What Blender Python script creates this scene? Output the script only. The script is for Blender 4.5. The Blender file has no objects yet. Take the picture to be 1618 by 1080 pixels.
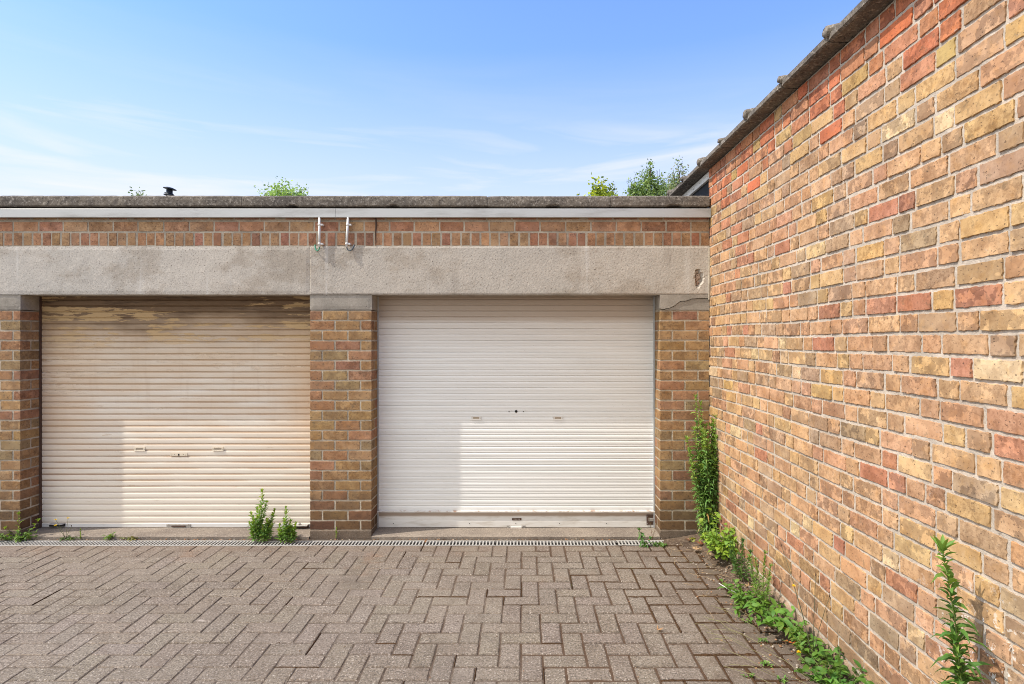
import bpy, math, random
import numpy as np
from mathutils import Vector, Matrix, noise as mnoise

S = bpy.context.scene
COL = S.collection
R = math.radians

# ------------------------------------------------------------------ camera
F = 902.0           # focal length in photo pixels
H = 1.647           # eye height
D = 4.75            # distance of the garage front
XW = 1.553          # face of the side wall
cam_d = bpy.data.cameras.new('camera')
cam_d.sensor_width = 36
cam_d.lens = F / 1618 * 36
cam_d.shift_x = -18 / 1618
cam_d.shift_y = -3 / 1618
cam_d.clip_start = 0.05
cam_d.clip_end = 2000
cam = bpy.data.objects.new('camera', cam_d)
COL.objects.link(cam)
cam.location = (0, 0, H)
cam.rotation_euler = (R(90), 0, 0)
S.camera = cam

# ------------------------------------------------------------------ light
SUN_TO = Vector((-0.73, -0.206, 1.05)).normalized()
EL = math.asin(SUN_TO.z)
AZ = math.atan2(SUN_TO.x, SUN_TO.y)
w = bpy.data.worlds.new('World')
S.world = w
w.use_nodes = True
wt = w.node_tree
wt.nodes.clear()
def wn(t, **k):
    n = wt.nodes.new(t)
    for a, b in k.items():
        setattr(n, a, b)
    return n
sky = wn('ShaderNodeTexSky', sky_type='NISHITA')
sky.sun_disc = False
sky.sun_elevation = EL
sky.sun_rotation = AZ
sky.air_density = 1.0
sky.dust_density = 1.2
sky.ozone_density = 1.6
tc = wn('ShaderNodeTexCoord')
mp = wn('ShaderNodeMapping')
mp.inputs['Scale'].default_value = (1.6, 1.2, 13)
mp.inputs['Rotation'].default_value = (0, R(4), 0)
wt.links.new(tc.outputs['Generated'], mp.inputs['Vector'])
cn = wn('ShaderNodeTexNoise')
cn.inputs['Scale'].default_value = 1.7
cn.inputs['Detail'].default_value = 7
cn.inputs['Roughness'].default_value = 0.55
cn.inputs['Distortion'].default_value = 0.6
wt.links.new(mp.outputs[0], cn.inputs['Vector'])
cr = wn('ShaderNodeValToRGB')
cr.color_ramp.elements[0].position = 0.47
cr.color_ramp.elements[0].color = (0, 0, 0, 1)
cr.color_ramp.elements[1].position = 0.70
cr.color_ramp.elements[1].color = (.75, .75, .75, 1)
wt.links.new(cn.outputs['Fac'], cr.inputs['Fac'])
sx = wn('ShaderNodeSeparateXYZ')
wt.links.new(tc.outputs['Generated'], sx.inputs[0])
er = wn('ShaderNodeValToRGB')          # clouds lie low over the roofs
er.color_ramp.elements[0].position = 0.0
er.color_ramp.elements[0].color = (1, 1, 1, 1)
er.color_ramp.elements[1].position = 0.46
er.color_ramp.elements[1].color = (0.0, 0.0, 0.0, 1)
e = er.color_ramp.elements.new(0.30); e.color = (0.8, 0.8, 0.8, 1)
e = er.color_ramp.elements.new(0.36); e.color = (0.12, 0.12, 0.12, 1)
wt.links.new(sx.outputs['Z'], er.inputs['Fac'])
mm = wn('ShaderNodeMath', operation='MULTIPLY')
wt.links.new(cr.outputs[0], mm.inputs[0])
wt.links.new(er.outputs[0], mm.inputs[1])
mx = wn('ShaderNodeMix', data_type='RGBA')
wt.links.new(mm.outputs[0], mx.inputs[0])
tn = wn('ShaderNodeMix', data_type='RGBA', blend_type='MULTIPLY')
tn.inputs[0].default_value = 1
wt.links.new(sky.outputs[0], tn.inputs[6])
tn.inputs[7].default_value = (0.58, 0.84, 1.28, 1)
hz = wn('ShaderNodeValToRGB')          # summer haze whitens the sky towards the horizon
hz.color_ramp.elements[0].position = 0.0
hz.color_ramp.elements[0].color = (0.95, 0.95, 0.95, 1)
hz.color_ramp.elements[1].position = 0.62
hz.color_ramp.elements[1].color = (0.05, 0.05, 0.05, 1)
for p_, v_ in ((0.20, 0.80), (0.32, 0.42), (0.45, 0.10)):
    e = hz.color_ramp.elements.new(p_); e.color = (v_, v_, v_, 1)
wt.links.new(sx.outputs['Z'], hz.inputs['Fac'])
hm = wn('ShaderNodeMix', data_type='RGBA')
wt.links.new(hz.outputs[0], hm.inputs[0])
wt.links.new(tn.outputs[2], hm.inputs[6])
hm.inputs[7].default_value = (3.15, 3.28, 3.5, 1)
wt.links.new(hm.outputs[2], mx.inputs[6])
mx.inputs[7].default_value = (3.7, 3.65, 3.6, 1)
# sky glow added behind and left of the camera to fill the shaded front
dt = wn('ShaderNodeVectorMath', operation='DOT_PRODUCT')
wt.links.new(tc.outputs['Generated'], dt.inputs[0])
dt.inputs[1].default_value = Vector((-0.62, -0.66, 0.42)).normalized()
bk = wn('ShaderNodeMapRange', interpolation_type='SMOOTHSTEP')
bk.inputs['From Min'].default_value = 0.25; bk.inputs['From Max'].default_value = 0.95
bk.inputs['To Min'].default_value = 0.0; bk.inputs['To Max'].default_value = 0.95
wt.links.new(dt.outputs['Value'], bk.inputs['Value'])
m3 = wn('ShaderNodeMix', data_type='RGBA')
wt.links.new(bk.outputs[0], m3.inputs[0])
wt.links.new(mx.outputs[2], m3.inputs[6])
m3.inputs[7].default_value = (7.3, 7.25, 7.0, 1)
bg = wn('ShaderNodeBackground')
bg.inputs['Strength'].default_value = 0.15
wt.links.new(m3.outputs[2], bg.inputs['Color'])
wo = wn('ShaderNodeOutputWorld')
wt.links.new(bg.outputs[0], wo.inputs['Surface'])

sl = bpy.data.lights.new('sun', 'SUN')
sl.energy = 2.75
sl.angle = R(0.53)
sl.color = (1.0, 0.93, 0.83)
so = bpy.data.objects.new('sun', sl)
COL.objects.link(so)
so.rotation_euler = (-SUN_TO).to_track_quat('-Z', 'Y').to_euler()
so.location = (-8, -3, 12)

S.view_settings.view_transform = 'Standard'
S.view_settings.look = 'None'
S.view_settings.gamma = 1
S.view_settings.use_curve_mapping = False
S.view_settings.exposure = 0.88
try:
    S.cycles.use_denoising = True
    S.cycles.max_bounces = 8
    S.cycles.filter_width = 1.0
    S.cycles.denoising_prefilter = 'NONE'
except Exception:
    pass

# ------------------------------------------------------------------ helpers
def fx(px):
    """X on the garage front for a photo column"""
    return (px - 827) / (F / D)
def fz(py):
    return H - (py - 537) / (F / D)
def G(px, py, z=0.0):
    """ground point seen at a photo position"""
    Y = F * (H - z) / (py - 537)
    return Vector(((px - 827) * Y / F, Y, z))

def tag(o, label=None, cat=None, group=None, kind=None):
    if label: o['label'] = label
    if cat: o['category'] = cat
    if group: o['group'] = group
    if kind: o['kind'] = kind
    return o
def empty(name, loc, label, cat, group=None):
    o = bpy.data.objects.new(name, None)
    o.empty_display_size = 0.1
    COL.objects.link(o)
    o.location = loc
    tag(o, label, cat, group)
    return o

class MB:
    """collects geometry in world space; build() links it as one object"""
    def __init__(s):
        s.v = []; s.f = []; s.m = []; s.c = []; s.sm = []; s.n = 0
    def add(s, verts, faces, mat=0, col=(1, 1, 1, 1), smooth=False):
        b = s.n
        verts = [tuple(p) for p in verts]
        s.v.extend(verts); s.n += len(verts)
        for f in faces:
            s.f.append(tuple(b + i for i in f))
        s.m.extend([mat] * len(faces)); s.sm.extend([smooth] * len(faces))
        if isinstance(col, list): s.c.extend(col)
        else: s.c.extend([col] * len(verts))
    def box(s, x0, x1, y0, y1, z0, z1, mat=0, col=(1, 1, 1, 1), bev=0.0, jit=0.0):
        if bev <= 0:
            v = [(x, y, z) for x in (x0, x1) for y in (y0, y1) for z in (z0, z1)]
            f = [(0, 1, 3, 2), (4, 6, 7, 5), (0, 4, 5, 1), (2, 3, 7, 6), (0, 2, 6, 4), (1, 5, 7, 3)]
            s.add(v, f, mat, col); return
        cx, cy, cz = (x0 + x1) / 2, (y0 + y1) / 2, (z0 + z1) / 2
        hx, hy, hz = (x1 - x0) / 2, (y1 - y0) / 2, (z1 - z0) / 2
        V = []; idx = {}
        for sxx in (-1, 1):
            for syy in (-1, 1):
                for szz in (-1, 1):
                    for a in range(3):
                        p = [hx - bev, hy - bev, hz - bev]
                        p[a] += bev
                        idx[(sxx, syy, szz, a)] = len(V)
                        V.append((cx + sxx * p[0] + random.uniform(-jit, jit), cy + syy * p[1] + random.uniform(-jit, jit), cz + szz * p[2] + random.uniform(-jit, jit)))
        Fs = []
        def q(*k): Fs.append(tuple(idx[t] for t in k))
        for sg in (-1, 1):
            o = [(-1, -1), (1, -1), (1, 1), (-1, 1)]
            if sg < 0: o = o[::-1]
            q(*[(sg, a, b, 0) for a, b in o])
            q(*[(b, sg, a, 1) for a, b in o])
            q(*[(a, b, sg, 2) for a, b in o])
            for t in (-1, 1):
                q((sg, t, -1, 0), (sg, t, 1, 0), (sg, t, 1, 1), (sg, t, -1, 1))
                q((sg, -1, t, 0), (sg, 1, t, 0), (sg, 1, t, 2), (sg, -1, t, 2))
                q((-1, sg, t, 1), (1, sg, t, 1), (1, sg, t, 2), (-1, sg, t, 2))
                for u in (-1, 1):
                    q((sg, t, u, 0), (sg, t, u, 1), (sg, t, u, 2))
        s.add(V, Fs, mat, col)
    def tube(s, pts, r, n=6, mat=0, col=(1, 1, 1, 1), cap=True):
        pts = [Vector(p) for p in pts]
        rs = r if isinstance(r, (list, tuple)) else [r] * len(pts)
        V = []; Fs = []
        up = Vector((0.13, 0.21, 0.97))
        for i, p in enumerate(pts):
            d = (pts[min(i + 1, len(pts) - 1)] - pts[max(i - 1, 0)]).normalized()
            a = d.cross(up)
            if a.length < 0.05: a = d.cross(Vector((1, 0, 0)))
            a.normalize(); b = d.cross(a)
            for k in range(n):
                t = 2 * math.pi * k / n
                V.append(p + a * math.cos(t) * rs[i] + b * math.sin(t) * rs[i])
        for i in range(len(pts) - 1):
            for k in range(n):
                k2 = (k + 1) % n
                Fs.append((i * n + k, i * n + k2, (i + 1) * n + k2, (i + 1) * n + k))
        if cap:
            Fs.append(tuple(range(n))[::-1]); Fs.append(tuple((len(pts) - 1) * n + k for k in range(n)))
        s.add(V, Fs, mat, col, smooth=True)
    def prism(s, poly, y0, y1, mat=0, col=(1, 1, 1, 1)):
        """polygon in x,z extruded along y"""
        n = len(poly)
        V = [(x, y0, z) for x, z in poly] + [(x, y1, z) for x, z in poly]
        Fs = [tuple(range(n)), tuple(range(2 * n - 1, n - 1, -1))]
        for i in range(n):
            j = (i + 1) % n
            Fs.append((i, i + n, j + n, j))
        s.add(V, Fs, mat, col)
    def build(s, name, mats, parent=None, recalc=False):
        me = bpy.data.meshes.new(name)
        off = Vector((0, 0, 0))
        if parent is not None:
            off = parent.location.copy()
            p = parent.parent
            while p is not None:
                off += p.location; p = p.parent
        else:
            a = np.array(s.v)
            off = Vector(((a[:, 0].min() + a[:, 0].max()) / 2, (a[:, 1].min() + a[:, 1].max()) / 2, a[:, 2].min()))
        me.from_pydata([(x - off.x, y - off.y, z - off.z) for x, y, z in s.v], [], s.f)
        if not isinstance(mats, (list, tuple)): mats = [mats]
        for m in mats: me.materials.append(m)
        me.polygons.foreach_set('material_index', s.m)
        me.polygons.foreach_set('use_smooth', s.sm)
        at = me.color_attributes.new('Col', 'FLOAT_COLOR', 'POINT')
        at.data.foreach_set('color', np.array(s.c, dtype=np.float32).ravel())
        if recalc:
            import bmesh
            bm = bmesh.new(); bm.from_mesh(me); bmesh.ops.recalc_face_normals(bm, faces=bm.faces); bm.to_mesh(me); bm.free()
        me.update()
        o = bpy.data.objects.new(name, me)
        COL.objects.link(o)
        if parent is not None: o.parent = parent
        else: o.location = off
        return o

# ------------------------------------------------------------------ materials
class NT:
    def __init__(s, name):
        s.m = bpy.data.materials.new(name)
        s.m.use_nodes = True
        s.t = s.m.node_tree
        s.t.nodes.clear()
        s.out = s.n('ShaderNodeOutputMaterial')
        s.p = s.n('ShaderNodeBsdfPrincipled')
        s.t.links.new(s.p.outputs[0], s.out.inputs['Surface'])
        s.geo = s.n('ShaderNodeNewGeometry')
        s.pos = s.geo.outputs['Position']
        s._xyz = None
    def n(s, t, **k):
        x = s.t.nodes.new(t)
        for a, b in k.items(): setattr(x, a, b)
        return x
    def put(s, sock, v):
        if v is None: return
        if hasattr(v, 'is_output') or isinstance(v, bpy.types.NodeSocket): s.t.links.new(v, sock)
        elif isinstance(v, (tuple, list)) and len(v) == 3 and sock.type == 'RGBA': sock.default_value = (*v, 1)
        else: sock.default_value = v
    def math(s, op, a, b=None, c=None, clamp=False):
        x = s.n('ShaderNodeMath', operation=op, use_clamp=clamp)
        s.put(x.inputs[0], a); s.put(x.inputs[1], b)
        if c is not None: s.put(x.inputs[2], c)
        return x.outputs[0]
    def xyz(s):
        if s._xyz is None:
            x = s.n('ShaderNodeSeparateXYZ'); s.put(x.inputs[0], s.pos); s._xyz = x.outputs
        return s._xyz
    def scale(s, v, loc=(0, 0, 0), vec=None):
        x = s.n('ShaderNodeMapping'); x.inputs['Scale'].default_value = v; x.inputs['Location'].default_value = loc
        s.put(x.inputs[0], vec or s.pos)
        return x.outputs[0]
    def noise(s, sc, det=4, ro=0.55, vec=None, w=None, dist=0.0):
        x = s.n('ShaderNodeTexNoise')
        x.inputs['Scale'].default_value = sc; x.inputs['Detail'].default_value = det
        x.inputs['Roughness'].default_value = ro; x.inputs['Distortion'].default_value = dist
        if w is not None:
            x.noise_dimensions = '4D'; s.put(x.inputs['W'], w)
        s.put(x.inputs['Vector'], vec or s.pos)
        return x.outputs['Fac']
    def vor(s, sc, vec=None, out='Distance', feat='F1', rnd=1.0):
        x = s.n('ShaderNodeTexVoronoi', feature=feat)
        x.inputs['Scale'].default_value = sc
        x.inputs['Randomness'].default_value = rnd
        s.put(x.inputs['Vector'], vec or s.pos)
        return x.outputs[out]
    def step(s, v, a, b):
        """smooth 0..1 as v goes from a to b"""
        x = s.n('ShaderNodeMapRange', interpolation_type='SMOOTHSTEP')
        s.put(x.inputs['Value'], v); x.inputs['From Min'].default_value = a; x.inputs['From Max'].default_value = b
        if a > b:
            x.inputs['From Min'].default_value = b; x.inputs['From Max'].default_value = a
            x.inputs['To Min'].default_value = 1; x.inputs['To Max'].default_value = 0
        return x.outputs[0]
    def lin(s, v, a, b, c, d):
        x = s.n('ShaderNodeMapRange')
        s.put(x.inputs['Value'], v)
        for k, q in zip(('From Min', 'From Max', 'To Min', 'To Max'), (a, b, c, d)): x.inputs[k].default_value = q
        return x.outputs[0]
    def mix(s, f, a, b, mode='MIX'):
        x = s.n('ShaderNodeMix', data_type='RGBA', blend_type=mode)
        s.put(x.inputs[0], f); s.put(x.inputs[6], a); s.put(x.inputs[7], b)
        return x.outputs[2]
    def attr(s):
        x = s.n('ShaderNodeVertexColor', layer_name='Col')
        return x.outputs['Color'], x.outputs['Alpha']
    def bump(s, h, st=0.5, dist=0.01, prev=None):
        x = s.n('ShaderNodeBump'); x.inputs['Strength'].default_value = st; x.inputs['Distance'].default_value = dist
        s.put(x.inputs['Height'], h)
        if prev is not None: s.put(x.inputs['Normal'], prev)
        return x.outputs[0]
    def done(s, col, rough=0.85, nrm=None, metal=0.0, spec=0.3):
        s.put(s.p.inputs['Base Color'], col); s.put(s.p.inputs['Roughness'], rough)
        s.put(s.p.inputs['Metallic'], metal); s.put(s.p.inputs['Specular IOR Level'], spec)
        if nrm is not None: s.put(s.p.inputs['Normal'], nrm)
        return s.m

def mat_brick(name, patch=0.6, dirt_low=0.0, lichen=0.0):
    t = NT(name)
    c, a = t.attr()
    wv = t.math('MULTIPLY', a, 60)
    n1 = t.noise(17, 5, 0.62, w=wv)
    # weathered skin: darker crust broken away over a paler body
    crust = t.step(n1, 0.47, 0.50)
    body = t.mix(0.40, c, (0.66, 0.45, 0.27))
    skin = t.mix(0.50, c, (0.150, 0.100, 0.070))
    amt = t.lin(t.math('FRACT', t.math('MULTIPLY', a, 7.31)), 0, 0.8, 0.1, patch)
    col = t.mix(t.math('MULTIPLY', crust, amt), t.mix(t.math('MULTIPLY', amt, 0.55), c, body), skin)
    n2 = t.noise(42, 6, 0.8, w=wv)
    rough_ = t.lin(t.math('FRACT', t.math('MULTIPLY', a, 23.7)), 0, 1, 0.15, 1.0)
    col = t.mix(t.math('MULTIPLY', t.step(n2, 0.44, 0.60), rough_), t.mix(1.0, col, (1.06, 1.06, 1.04), 'MULTIPLY'), t.mix(1.0, col, (0.70, 0.66, 0.62), 'MULTIPLY'))
    wash = t.noise(9, 3, 0.6, w=t.math('ADD', wv, 3.0))
    col = t.mix(t.step(wash, 0.40, 0.62), col, t.mix(1.0, col, (0.84, 0.80, 0.78), 'MULTIPLY'))
    n4 = t.noise(24, 4, 0.6, w=t.math('ADD', wv, 5.0))
    col = t.mix(t.math('MULTIPLY', t.step(n4, 0.50, 0.66), 0.55), col, t.mix(1.0, col, (1.06, 0.98, 0.80), 'MULTIPLY'))
    edge_stain = t.step(t.noise(34, 5, 0.7, w=t.math('ADD', wv, 9.0)), 0.57, 0.66)
    col = t.mix(t.math('MULTIPLY', edge_stain, 0.45), col, (0.15, 0.115, 0.075))
    n3 = t.noise(8, 3, 0.5)
    col = t.mix(t.step(n3, 0.42, 0.72), col, t.mix(1.0, col, (0.80, 0.77, 0.74), 'MULTIPLY'))
    # scratches and pits
    pit = t.step(t.noise(62, 5, 0.7, vec=t.scale((1, 1, 1.6))), 0.60, 0.64)
    col = t.mix(t.math('MULTIPLY', pit, 0.7), col, (0.05, 0.035, 0.028))
    # mortar haze left on the face
    sm = t.step(t.noise(26, 5, 0.65), 0.66, 0.72)
    col = t.mix(t.math('MULTIPLY', sm, 0.4), col, (0.42, 0.37, 0.31))
    if lichen:
        # lime bloom low on the wall
        ln = t.step(t.noise(30, 6, 0.7), 0.585, 0.62)
        zz = t.step(t.xyz()[2], 0.95, 0.55)
        yy = t.step(t.xyz()[1], 2.35, 1.95)
        col = t.mix(t.math('MULTIPLY', t.math('MULTIPLY', ln, zz), t.math('MULTIPLY', yy, lichen)), col, (0.72, 0.69, 0.64))
    if dirt_low:
        dz = t.step(t.math('ADD', t.xyz()[2], t.lin(n3, 0, 1, -0.25, 0.25)), 0.62, 0.02)
        col = t.mix(t.math('MULTIPLY', dz, dirt_low), col, t.mix(0.55, t.mix(1.0, col, (0.5, 0.42, 0.36), 'MULTIPLY'), (0.06, 0.045, 0.035)))
    h = t.math('ADD', t.math('MULTIPLY', crust, t.math('MULTIPLY', amt, 0.35)), t.math('MULTIPLY', n2, 0.7))
    h = t.math('SUBTRACT', h, t.math('MULTIPLY', pit, 0.7))
    return t.done(col, 0.92, t.bump(h, 0.5, 0.0020), spec=0.12)

def mat_mortar(name, c1, c2, b=0.6):
    t = NT(name)
    n = t.noise(6, 4, 0.6); f = t.noise(80, 5, 0.8)
    col = t.mix(t.step(n, 0.35, 0.65), c1, c2)
    col = t.mix(t.lin(f, 0.3, 0.8, 0, 0.8), col, t.mix(1.0, col, (0.62, 0.6, 0.58), 'MULTIPLY'))
    dk = t.step(t.noise(38, 4, 0.6), 0.64, 0.71)
    col = t.mix(t.math('MULTIPLY', dk, 0.45), col, (0.1, 0.08, 0.065))
    return t.done(col, 0.95, t.bump(t.math('ADD', f, t.noise(40, 3)), b, 0.005), spec=0.1)

def mat_concrete(name, c1, c2, agg=0.5, aggc=(0.5, 0.46, 0.4), dark=(0.06, 0.055, 0.05), sc=1.0, bump=0.5, streak=0.0, pits=0.5, big=1.3):
    t = NT(name)
    n = t.noise(big, 5, 0.6)
    col = t.mix(t.step(n, 0.33, 0.68), c1, c2)
    m = t.noise(14 * sc, 4, 0.6)
    col = t.mix(t.lin(m, 0.3, 0.7, 0, 0.35), col, t.mix(1.0, col, (0.72, 0.71, 0.7), 'MULTIPLY'))
    f = t.noise(78 * sc, 5, 0.85)
    col = t.mix(t.math('MULTIPLY', t.step(f, 0.50, 0.66), agg), col, aggc)
    g = t.noise(84 * sc, 5, 0.85, vec=t.scale((1, 1, 1), (7, 3, 1)))
    col = t.mix(t.math('MULTIPLY', t.step(g, 0.52, 0.64), agg), col, dark)
    p = t.step(t.noise(62 * sc, 2, 0.5), 0.70, 0.74)
    col = t.mix(t.math('MULTIPLY', p, pits), col, dark)
    if streak:
        col = t.mix(t.math('MULTIPLY', t.step(t.math('ADD', t.xyz()[0], t.lin(n, 0, 1, -1.2, 1.2)), -1.2, -4.2), 0.5), col, t.mix(1.0, col, (1.12, 1.17, 1.24), 'MULTIPLY'))
        stn = t.noise(1.0, 5, 0.65, vec=t.scale((2.2, 2, 3.5), (1, 5, 2)))
        col = t.mix(t.math('MULTIPLY', t.step(stn, 0.48, 0.62), 0.55), col, t.mix(1.0, col, (0.70, 0.64, 0.58), 'MULTIPLY'))
        s = t.noise(1.0, 4, 0.6, vec=t.scale((9, 9, 0.5)))
        col = t.mix(t.math('MULTIPLY', t.step(s, 0.60, 0.74), streak), col, (0.62, 0.6, 0.56))
        s2 = t.noise(1.0, 4, 0.6, vec=t.scale((5, 5, 0.7), (4, 4, 4)))
        col = t.mix(t.math('MULTIPLY', t.step(s2, 0.56, 0.74), streak * 0.6), col, (0.2, 0.17, 0.14))
    h = t.math('SUBTRACT', f, t.math('MULTIPLY', p, 1.5))
    return t.done(col, 0.93, t.bump(h, bump, 0.003), spec=0.15)

def mat_paint(name, c, rough=0.5, metal=0.0, dirt=(0.1, 0.08, 0.06), amount=0.3, sc=20, st=(1, 1, 1), spec=0.4):
    t = NT(name)
    n = t.noise(sc, 6, 0.65, vec=t.scale(st))
    col = t.mix(t.math('MULTIPLY', t.step(n, 0.48, 0.75), amount), c, dirt)
    return t.done(col, t.lin(n, 0.3, 0.7, rough - 0.08, rough + 0.12), t.bump(n, 0.15, 0.002), metal, spec)

def mat_leaf(name, trans=0.3):
    t = NT(name)
    c, a = t.attr()
    n = t.noise(60, 3, 0.6)
    col = t.mix(t.lin(n, 0.3, 0.7, 0, 0.5), c, t.mix(1.0, c, (0.6, 0.65, 0.5), 'MULTIPLY'))
    t.done(col, 0.55, spec=0.3)
    tr = t.n('ShaderNodeBsdfTranslucent')
    t.put(tr.inputs['Color'], t.mix(1.0, c, (1.25, 1.25, 0.6), 'MULTIPLY'))
    ms = t.n('ShaderNodeMixShader'); ms.inputs[0].default_value = trans
    t.t.links.new(t.p.outputs[0], ms.inputs[1]); t.t.links.new(tr.outputs[0], ms.inputs[2])
    t.t.links.new(ms.outputs[0], t.out.inputs['Surface'])
    return t.m

def mat_attr(name, rough=0.8, b=0.3):
    t = NT(name); c, a = t.attr()
    n = t.noise(90, 4, 0.6)
    return t.done(t.mix(t.lin(n, 0.3, 0.7, 0, 0.6), c, t.mix(1.0, c, (0.6, 0.58, 0.55), 'MULTIPLY')), rough, t.bump(n, b, 0.003), spec=0.2)

M_brick_side = mat_brick('old_yellow_brick', 0.95, 0.35, 0.9)
M_brick_front = mat_brick('brown_brick', 0.6, 0.9)
M_mortar_side = mat_mortar('pale_mortar', (0.60, 0.52, 0.43), (0.47, 0.41, 0.34))
M_mortar_front = mat_mortar('grey_mortar', (0.54, 0.47, 0.37), (0.36, 0.31, 0.245))
M_lintel = mat_concrete('cast_concrete', (0.49, 0.44, 0.375), (0.43, 0.395, 0.345), agg=0.85, aggc=(0.58, 0.51, 0.43), dark=(0.13, 0.105, 0.085), streak=0.45, pits=0.8)
M_impost = mat_concrete('impost_concrete', (0.36, 0.32, 0.27), (0.26, 0.235, 0.20), agg=0.35, dark=(0.10, 0.085, 0.07), pits=0.7, big=4)
M_coping = mat_concrete('weathered_coping', (0.205, 0.175, 0.14), (0.105, 0.092, 0.08), agg=0.85, aggc=(0.42, 0.38, 0.33), dark=(0.035, 0.03, 0.026), sc=0.62, bump=0.9, big=3)
M_slab = mat_concrete('sill_concrete', (0.27, 0.225, 0.18), (0.185, 0.152, 0.125), agg=0.8, aggc=(0.42, 0.36, 0.30), dark=(0.08, 0.062, 0.05), bump=0.6, big=3)
M_plinth = mat_concrete('dirty_render', (0.17, 0.125, 0.09), (0.10, 0.076, 0.058), agg=0.45, aggc=(0.36, 0.30, 0.24), dark=(0.05, 0.04, 0.03), bump=0.8, big=4)
M_trim = mat_paint('grey_aluminium', (0.44, 0.445, 0.44), 0.45, 0.3, (0.24, 0.23, 0.21), 0.5, 2.2, (1, 1, 5))
M_white = mat_paint('white_plastic', (0.72, 0.71, 0.68), 0.45, 0, (0.3, 0.26, 0.2), 0.3, 40)
M_black = mat_paint('black_panel', (0.008, 0.008, 0.010), 0.5, 0, (0.03, 0.03, 0.03), 0.4, 6, spec=0.1)
M_dark = mat_paint('dark_void', (0.02, 0.018, 0.016), 0.9, 0, (0.05, 0.04, 0.03), 0.4, 12)
M_zinc = mat_paint('galvanised_steel', (0.42, 0.405, 0.38), 0.6, 0.2, (0.22, 0.17, 0.12), 0.6, 30)
M_rust = mat_paint('rusty_metal', (0.09, 0.055, 0.04), 0.85, 0.2, (0.20, 0.09, 0.04), 0.7, 60)
M_cream = mat_paint('cream_plastic', (0.66, 0.57, 0.44), 0.5, 0, (0.35, 0.25, 0.15), 0.4, 60)
M_steel = mat_paint('worn_steel', (0.36, 0.34, 0.31), 0.5, 0.5, (0.12, 0.09, 0.07), 0.6, 60)
M_leaf = mat_leaf('weed_leaf', 0.30)
M_tree = mat_leaf('tree_leaf', 0.35)
M_stem = mat_attr('plant_stem')
M_petal = mat_leaf('petal', 0.2)
M_cowl = mat_paint('dark_cowl', (0.035, 0.045, 0.06), 0.4, 0.3, (0.1, 0.1, 0.1), 0.3, 30)
M_bark = mat_mortar('bark', (0.10, 0.08, 0.06), (0.06, 0.05, 0.04))

# ------------------------------------------------------------------ brickwork
rng = random.Random(7)
def brick(mb, fr, u0, u1, v0, v1, proud, col, nu=6, nv=3, jit=0.0016, rough=0.0002, mat=0, bow=None, skirt=0.012):
    """one brick face with worn arrises; fr = (origin, u axis, v axis, out axis)"""
    O, U, V, W = fr
    L = u1 - u0; Hh = v1 - v0
    e = 0.0020
    us = [0, e] + [e + (L - 2 * e) * k / nu for k in range(1, nu)] + [L - e, L]
    vs = [0, e] + [e + (Hh - 2 * e) * k / nv for k in range(1, nv)] + [Hh - e, Hh]
    A, B = len(us), len(vs)
    P = []
    tu = rng.uniform(-1, 1) * 0.0009; tv = rng.uniform(-1, 1) * 0.0006
    for j, vv in enumerate(vs):
        for i, uu in enumerate(us):
            eu = i in (0, A - 1); ev = j in (0, B - 1)
            du = dv = 0; ww = proud + tu * (uu / L - 0.5) * 2 + tv * (vv / Hh - 0.5) * 2 + rng.uniform(-rough, rough)
            if eu: du = rng.uniform(-jit, jit * 0.6) * (1 if i == 0 else -1) * -1
            if ev: dv = rng.uniform(-jit, jit * 0.6) * (1 if j == 0 else -1) * -1
            if eu or ev: ww -= 0.0010 + rng.random() * 0.0010
            if eu and ev:
                du += 0.003 * (1 if i == 0 else -1); dv += 0.003 * (1 if j == 0 else -1)
            P.append([u0 + uu + du, v0 + vv + dv, ww])
    ring = [i for i in range(A)] + [(j + 1) * A - 1 for j in range(1, B)] + [(B - 1) * A + i for i in range(A - 2, -1, -1)] + [j * A for j in range(B - 2, 0, -1)]
    nb = len(P)
    for r_ in ring: P.append([P[r_][0], P[r_][1], -skirt])
    Fs = []
    for j in range(B - 1):
        for i in range(A - 1):
            a = j * A + i
            Fs.append((a, a + 1, a + A + 1, a + A))
    n = len(ring)
    for k in range(n):
        k2 = (k + 1) % n
        Fs.append((ring[k2], ring[k], nb + k, nb + k2))
    if bow is not None:
        for p in P: p[1] += bow(p[0], p[1])
    mb.add([O + U * p[0] + V * p[1] + W * p[2] for p in P], Fs, mat, col, smooth=False)

def jitcol(c, s=0.10):
    k = 1 + rng.uniform(-s, s)
    return (max(0, c[0] * k * (1 + rng.uniform(-.03, .03))), max(0, c[1] * k * (1 + rng.uniform(-.03, .03))), max(0, c[2] * k * (1 + rng.uniform(-.08, .08))), rng.random())
SIDE = [((0.55, 0.345, 0.20), 40), ((0.565, 0.375, 0.19), 18), ((0.52, 0.295, 0.175), 24), ((0.48, 0.215, 0.135), 8), ((0.45, 0.305, 0.195), 16), ((0.38, 0.275, 0.185), 5), ((0.56, 0.36, 0.16), 4), ((0.68, 0.52, 0.30), 5)]
TOPR = [((0.52, 0.16, 0.08), 40), ((0.50, 0.22, 0.12), 25), ((0.40, 0.15, 0.09), 15), ((0.46, 0.32, 0.14), 10)]
FRONT = [((0.355, 0.225, 0.115), 32), ((0.345, 0.215, 0.105), 20), ((0.345, 0.185, 0.105), 28), ((0.29, 0.145, 0.095), 8), ((0.28, 0.20, 0.11), 14)]
BAND = [((0.45, 0.25, 0.15), 34), ((0.43, 0.27, 0.155), 22), ((0.40, 0.195, 0.13), 22), ((0.33, 0.165, 0.11), 6), ((0.42, 0.26, 0.15), 12)]
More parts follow.
